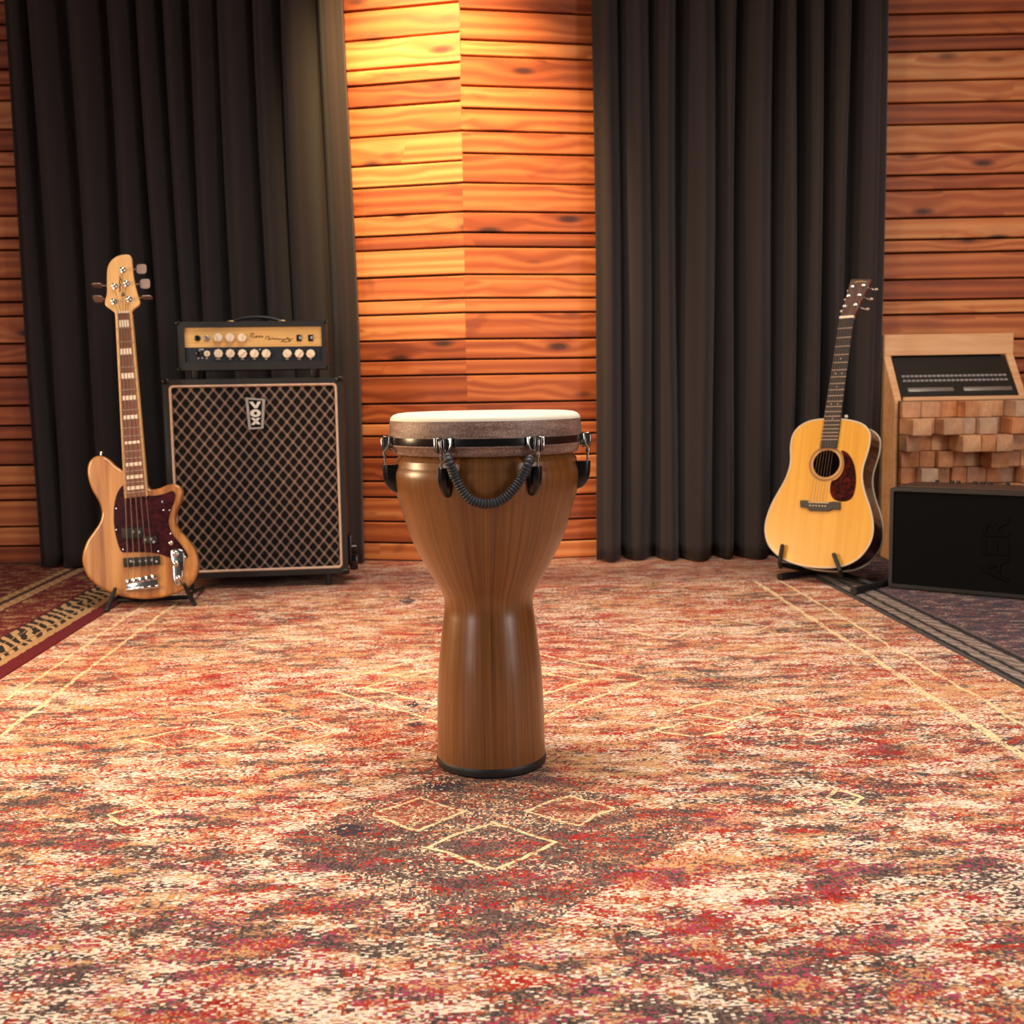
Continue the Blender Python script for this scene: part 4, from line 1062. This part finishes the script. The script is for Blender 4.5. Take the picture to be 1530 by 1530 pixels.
for x in (XL, XR-0.028):
    t = MB(); P = [(Yb, 0.0), (Yb, zt_b), (4.585, zt_b), (4.575, zr_b+0.01), (Yf-0.02, zf-0.02), (Yf-0.02, 0.0)]
    t.prism([(p[0]-ro.y, p[1]) for p in P], 0, 0.028, 0.002, 1, Matrix(((0, 0, 1, x-ro.x), (1, 0, 0, 0), (0, 1, 0, 0), (0, 0, 0, 1))))
    t.build('side_panel', cedar, rk)
rbx(XL+0.001, XR-0.001, 4.565, 4.60, zr_b, zt_b).build('top_rail', cedar, rk)
rbx(XL+0.028, XR-0.028, Yf-0.04, Yf-0.018, zf-0.075, zf+0.004).build('front_rail', cedar, rk)
rbx(XL+0.028, XR-0.028, Yb-0.02, Yb-0.002, 0.02, zt_b-0.02).build('back_panel', plain('dark_ply', (40, 26, 18), 0.8), rk)
# slanted panel: frame on its own plane
PB = Vector(((XL+XR)/2, 4.572, zr_b-0.004)); PF = Vector(((XL+XR)/2, Yf-0.004, zf+0.008))
sv = (PB-PF); SL = sv.length; sv.normalize(); su = Vector((1, 0, 0)); sn = su.cross(sv)
SM = Matrix(((su.x, sv.x, sn.x, PF.x-ro.x), (su.y, sv.y, sn.y, PF.y-ro.y), (su.z, sv.z, sn.z, PF.z), (0, 0, 0, 1)))
hw = (XR-XL)/2-0.030
def slb(u0, u1, v0, v1, n0, n1, bev=0.0): return MB().box(u0, u1, v0, v1, n0, n1, bev, 2, SM)
pp_ = slb(-hw, hw, 0, SL, -0.02, -0.004).build('patch_panel', plain('black_rack_panel', (34, 28, 24), 0.45), rk)
greyp = plain('grey_jack_row', (150, 145, 145), 0.4)
for vv in (0.50, 0.385):
    for i in range(24):
        u = -hw+0.02+(2*hw-0.04)*(i+0.5)/24; slb(u-0.0065, u+0.0065, SL*vv-0.005, SL*vv+0.005, -0.005, -0.001, 0.001).build('patch_jack', greyp, pp_)
for (a, b) in ((-hw+0.03, -0.02), (0.02, hw-0.02)):
    slb(a, b, SL*0.10, SL*0.19, -0.005, 0.003, 0.001).build('metal_bar', 'steel', pp_)
# diffuser: blocks of different depth
base = rbx(XL+0.002, XR-0.002, Yf-0.062, Yf-0.041, 0.0, zf-0.01).build('diffuser', plain('diffuser_back', (96, 58, 36), 0.7), rk)
zbase = zf-0.012; rb_ = random.Random(23); bh = 0.0632; nr = int(zbase/bh); kcnt = 0
for r in range(nr):
    x = XL+0.002; cnt = 8; ws = [rb_.uniform(0.8, 1.2) for _ in range(cnt)]; tot_ = sum(ws)
    for w_ in ws:
        bw = w_/tot_*(XR-XL-0.004)
        dpt = rb_.choice((0.012, 0.03, 0.055, 0.085, 0.115, 0.15))
        m_ = Matrix.Translation((x+bw/2-ro.x, Yf-0.0625-dpt/2-ro.y, zbase-bh*(r+0.5))) @ Matrix.Rotation(rb_.uniform(-0.02, 0.02), 4, 'Y')
        MB().box(-bw/2+0.001, bw/2-0.001, -dpt/2, dpt/2, -bh/2+0.001, bh/2-0.001, 0.003, 2).build('block', endgrain[rb_.randrange(4)], base).matrix_basis = m_
        x += bw

# ------------------------------------------------------------------ black floor amplifier
p0_, p1_ = fl(1327, 879), fl(1514, 896)
yaw = math.degrees(math.atan2(p1_.y-p0_.y, p1_.x-p0_.x))
KF = Frame(p0_, yaw, 0)
hk = KF.uv(1330, 728)[1]
ka = empty('combo_amplifier', KF.m, 'black boxy amplifier lying on its side on the grey rug', 'amplifier')
KW, KD = 0.56, 0.23
t = MB(); t.prism(rrect(0, KW, 0.006, hk, 0.010), -KD, -0.014, 0.004, 2)
t.holed(rrect(0, KW, 0.006, hk, 0.010), rrect(0.012, KW-0.012, 0.018, hk-0.012, 0.006), -0.0145, 0.0)
t.build('housing', plain('black_textured_paint', (30, 30, 32), 0.42, 0, 0.2, 300, bump=0.3), ka)
MB().prism(rrect(0.012, KW-0.012, 0.018, hk-0.012, 0.006), -0.016, -0.006, 0.001, 1).build('grille', plain('black_foam', (11, 11, 11), 0.85, 0, 0.3, 500, spec=0.1, bump=0.3), ka)
for fx in (0.04, KW-0.04):
    for fn_ in (-0.04, -KD+0.04):
        MB().lathe([(0.011, 0), (0.012, 0.008), (0, 0.008)], 16, Matrix.Translation((fx, 0, fn_)) @ Matrix.Rotation(R(-90), 4, 'X'), cap0=True).build('foot', 'black_rubber', ka)
cpn = MB().box(0.02, KW-0.02, hk-0.001, hk+0.004, -KD+0.01, -0.035, 0.001).build('control_panel', plain('brown_panel', (66, 46, 36), 0.5), ka)
for x in (0.10, 0.15, 0.17, 0.225, 0.25, 0.275, 0.33, 0.39, 0.41, 0.46):
    MB().lathe([(0.007, 0), (0.0065, 0.009), (0, 0.0095)], 16, Matrix.Translation((x, hk+0.004, -KD+0.035)) @ Matrix.Rotation(R(-90), 4, 'X')).build('knob', 'black_rubber', cpn)
# letters AER reading upward
cv = bpy.data.curves.new('letters', 'FONT'); cv.body = 'AER'; cv.size = 0.118; cv.extrude = 0.002; cv.align_x = 'CENTER'; cv.space_character = 1.0
to = bpy.data.objects.new('letters', cv); col.objects.link(to)
bpy.context.view_layer.update()
me = bpy.data.meshes.new_from_object(to.evaluated_get(bpy.context.evaluated_depsgraph_get()))
bpy.data.objects.remove(to)
lu, lv = KF.uv(1507, 822)
me.transform(Matrix.Translation((lu, lv, -0.0045)) @ Matrix.Rotation(R(90), 4, 'Z'))
me.materials.clear(); me.materials.append(plain('raised_black_letters', (5, 5, 5), 0.7, spec=0.1))
lo = bpy.data.objects.new('lettering', me); col.objects.link(lo); lo.parent = ka

# ------------------------------------------------------------------ light
def area(name, loc, target, size, power, color, sy=None, spread=180):
    d = bpy.data.lights.new(name, 'AREA'); d.energy = power; d.color = color; d.size = size
    if sy: d.shape = 'RECTANGLE'; d.size_y = sy
    d.spread = R(spread)
    o = bpy.data.objects.new(name, d); col.objects.link(o); o.location = loc
    o.rotation_euler = (Vector(target)-Vector(loc)).to_track_quat('-Z', 'Y').to_euler(); return o
def spot(name, loc, target, power, color, ang, blend=0.6, rad=0.08):
    d = bpy.data.lights.new(name, 'SPOT'); d.energy = power; d.color = color; d.spot_size = R(ang); d.spot_blend = blend; d.shadow_soft_size = rad
    o = bpy.data.objects.new(name, d); col.objects.link(o); o.location = loc
    o.rotation_euler = (Vector(target)-Vector(loc)).to_track_quat('-Z', 'Y').to_euler(); return o
area('softbox_left', (-2.85, -0.8, 1.3), (0.1, 3.0, 0.5), 0.5, 40, (1.0, 0.97, 0.93), 1.9)
area('softbox_right', (2.7, 0.1, 1.3), (0.2, 3.0, 0.5), 0.7, 40, (1.0, 0.98, 0.96), 1.9)
area('ceiling_soft', (0.0, 2.3, 3.3), (0, 2.3, 0), 2.0, 60, (1.0, 0.92, 0.83), 1.6, 120)
spot('wall_lamp', (-0.50, 3.80, 2.95), (-0.26, 4.66, 1.70), 600, (1.0, 0.66, 0.29), 52, 1.0)
spot('right_lamp', (1.75, 2.6, 3.0), (1.75, 4.5, 0.9), 75, (1.0, 0.90, 0.78), 60, 1.0, 0.15)
area('side_lamp', (-2.75, 2.35, 1.05), (-0.4, 2.7, 0.5), 0.5, 26, (1.0, 0.68, 0.38), 0.9, 100)
w = bpy.data.worlds.new('world'); S.world = w; w.use_nodes = True
w.node_tree.nodes['Background'].inputs[0].default_value = (1.0, 0.88, 0.78, 1); w.node_tree.nodes['Background'].inputs[1].default_value = 0.07
S.view_settings.view_transform = 'Standard'; S.view_settings.look = 'None'; S.view_settings.exposure = 0.0; S.view_settings.gamma = 1.0
S.view_settings.use_curve_mapping = False
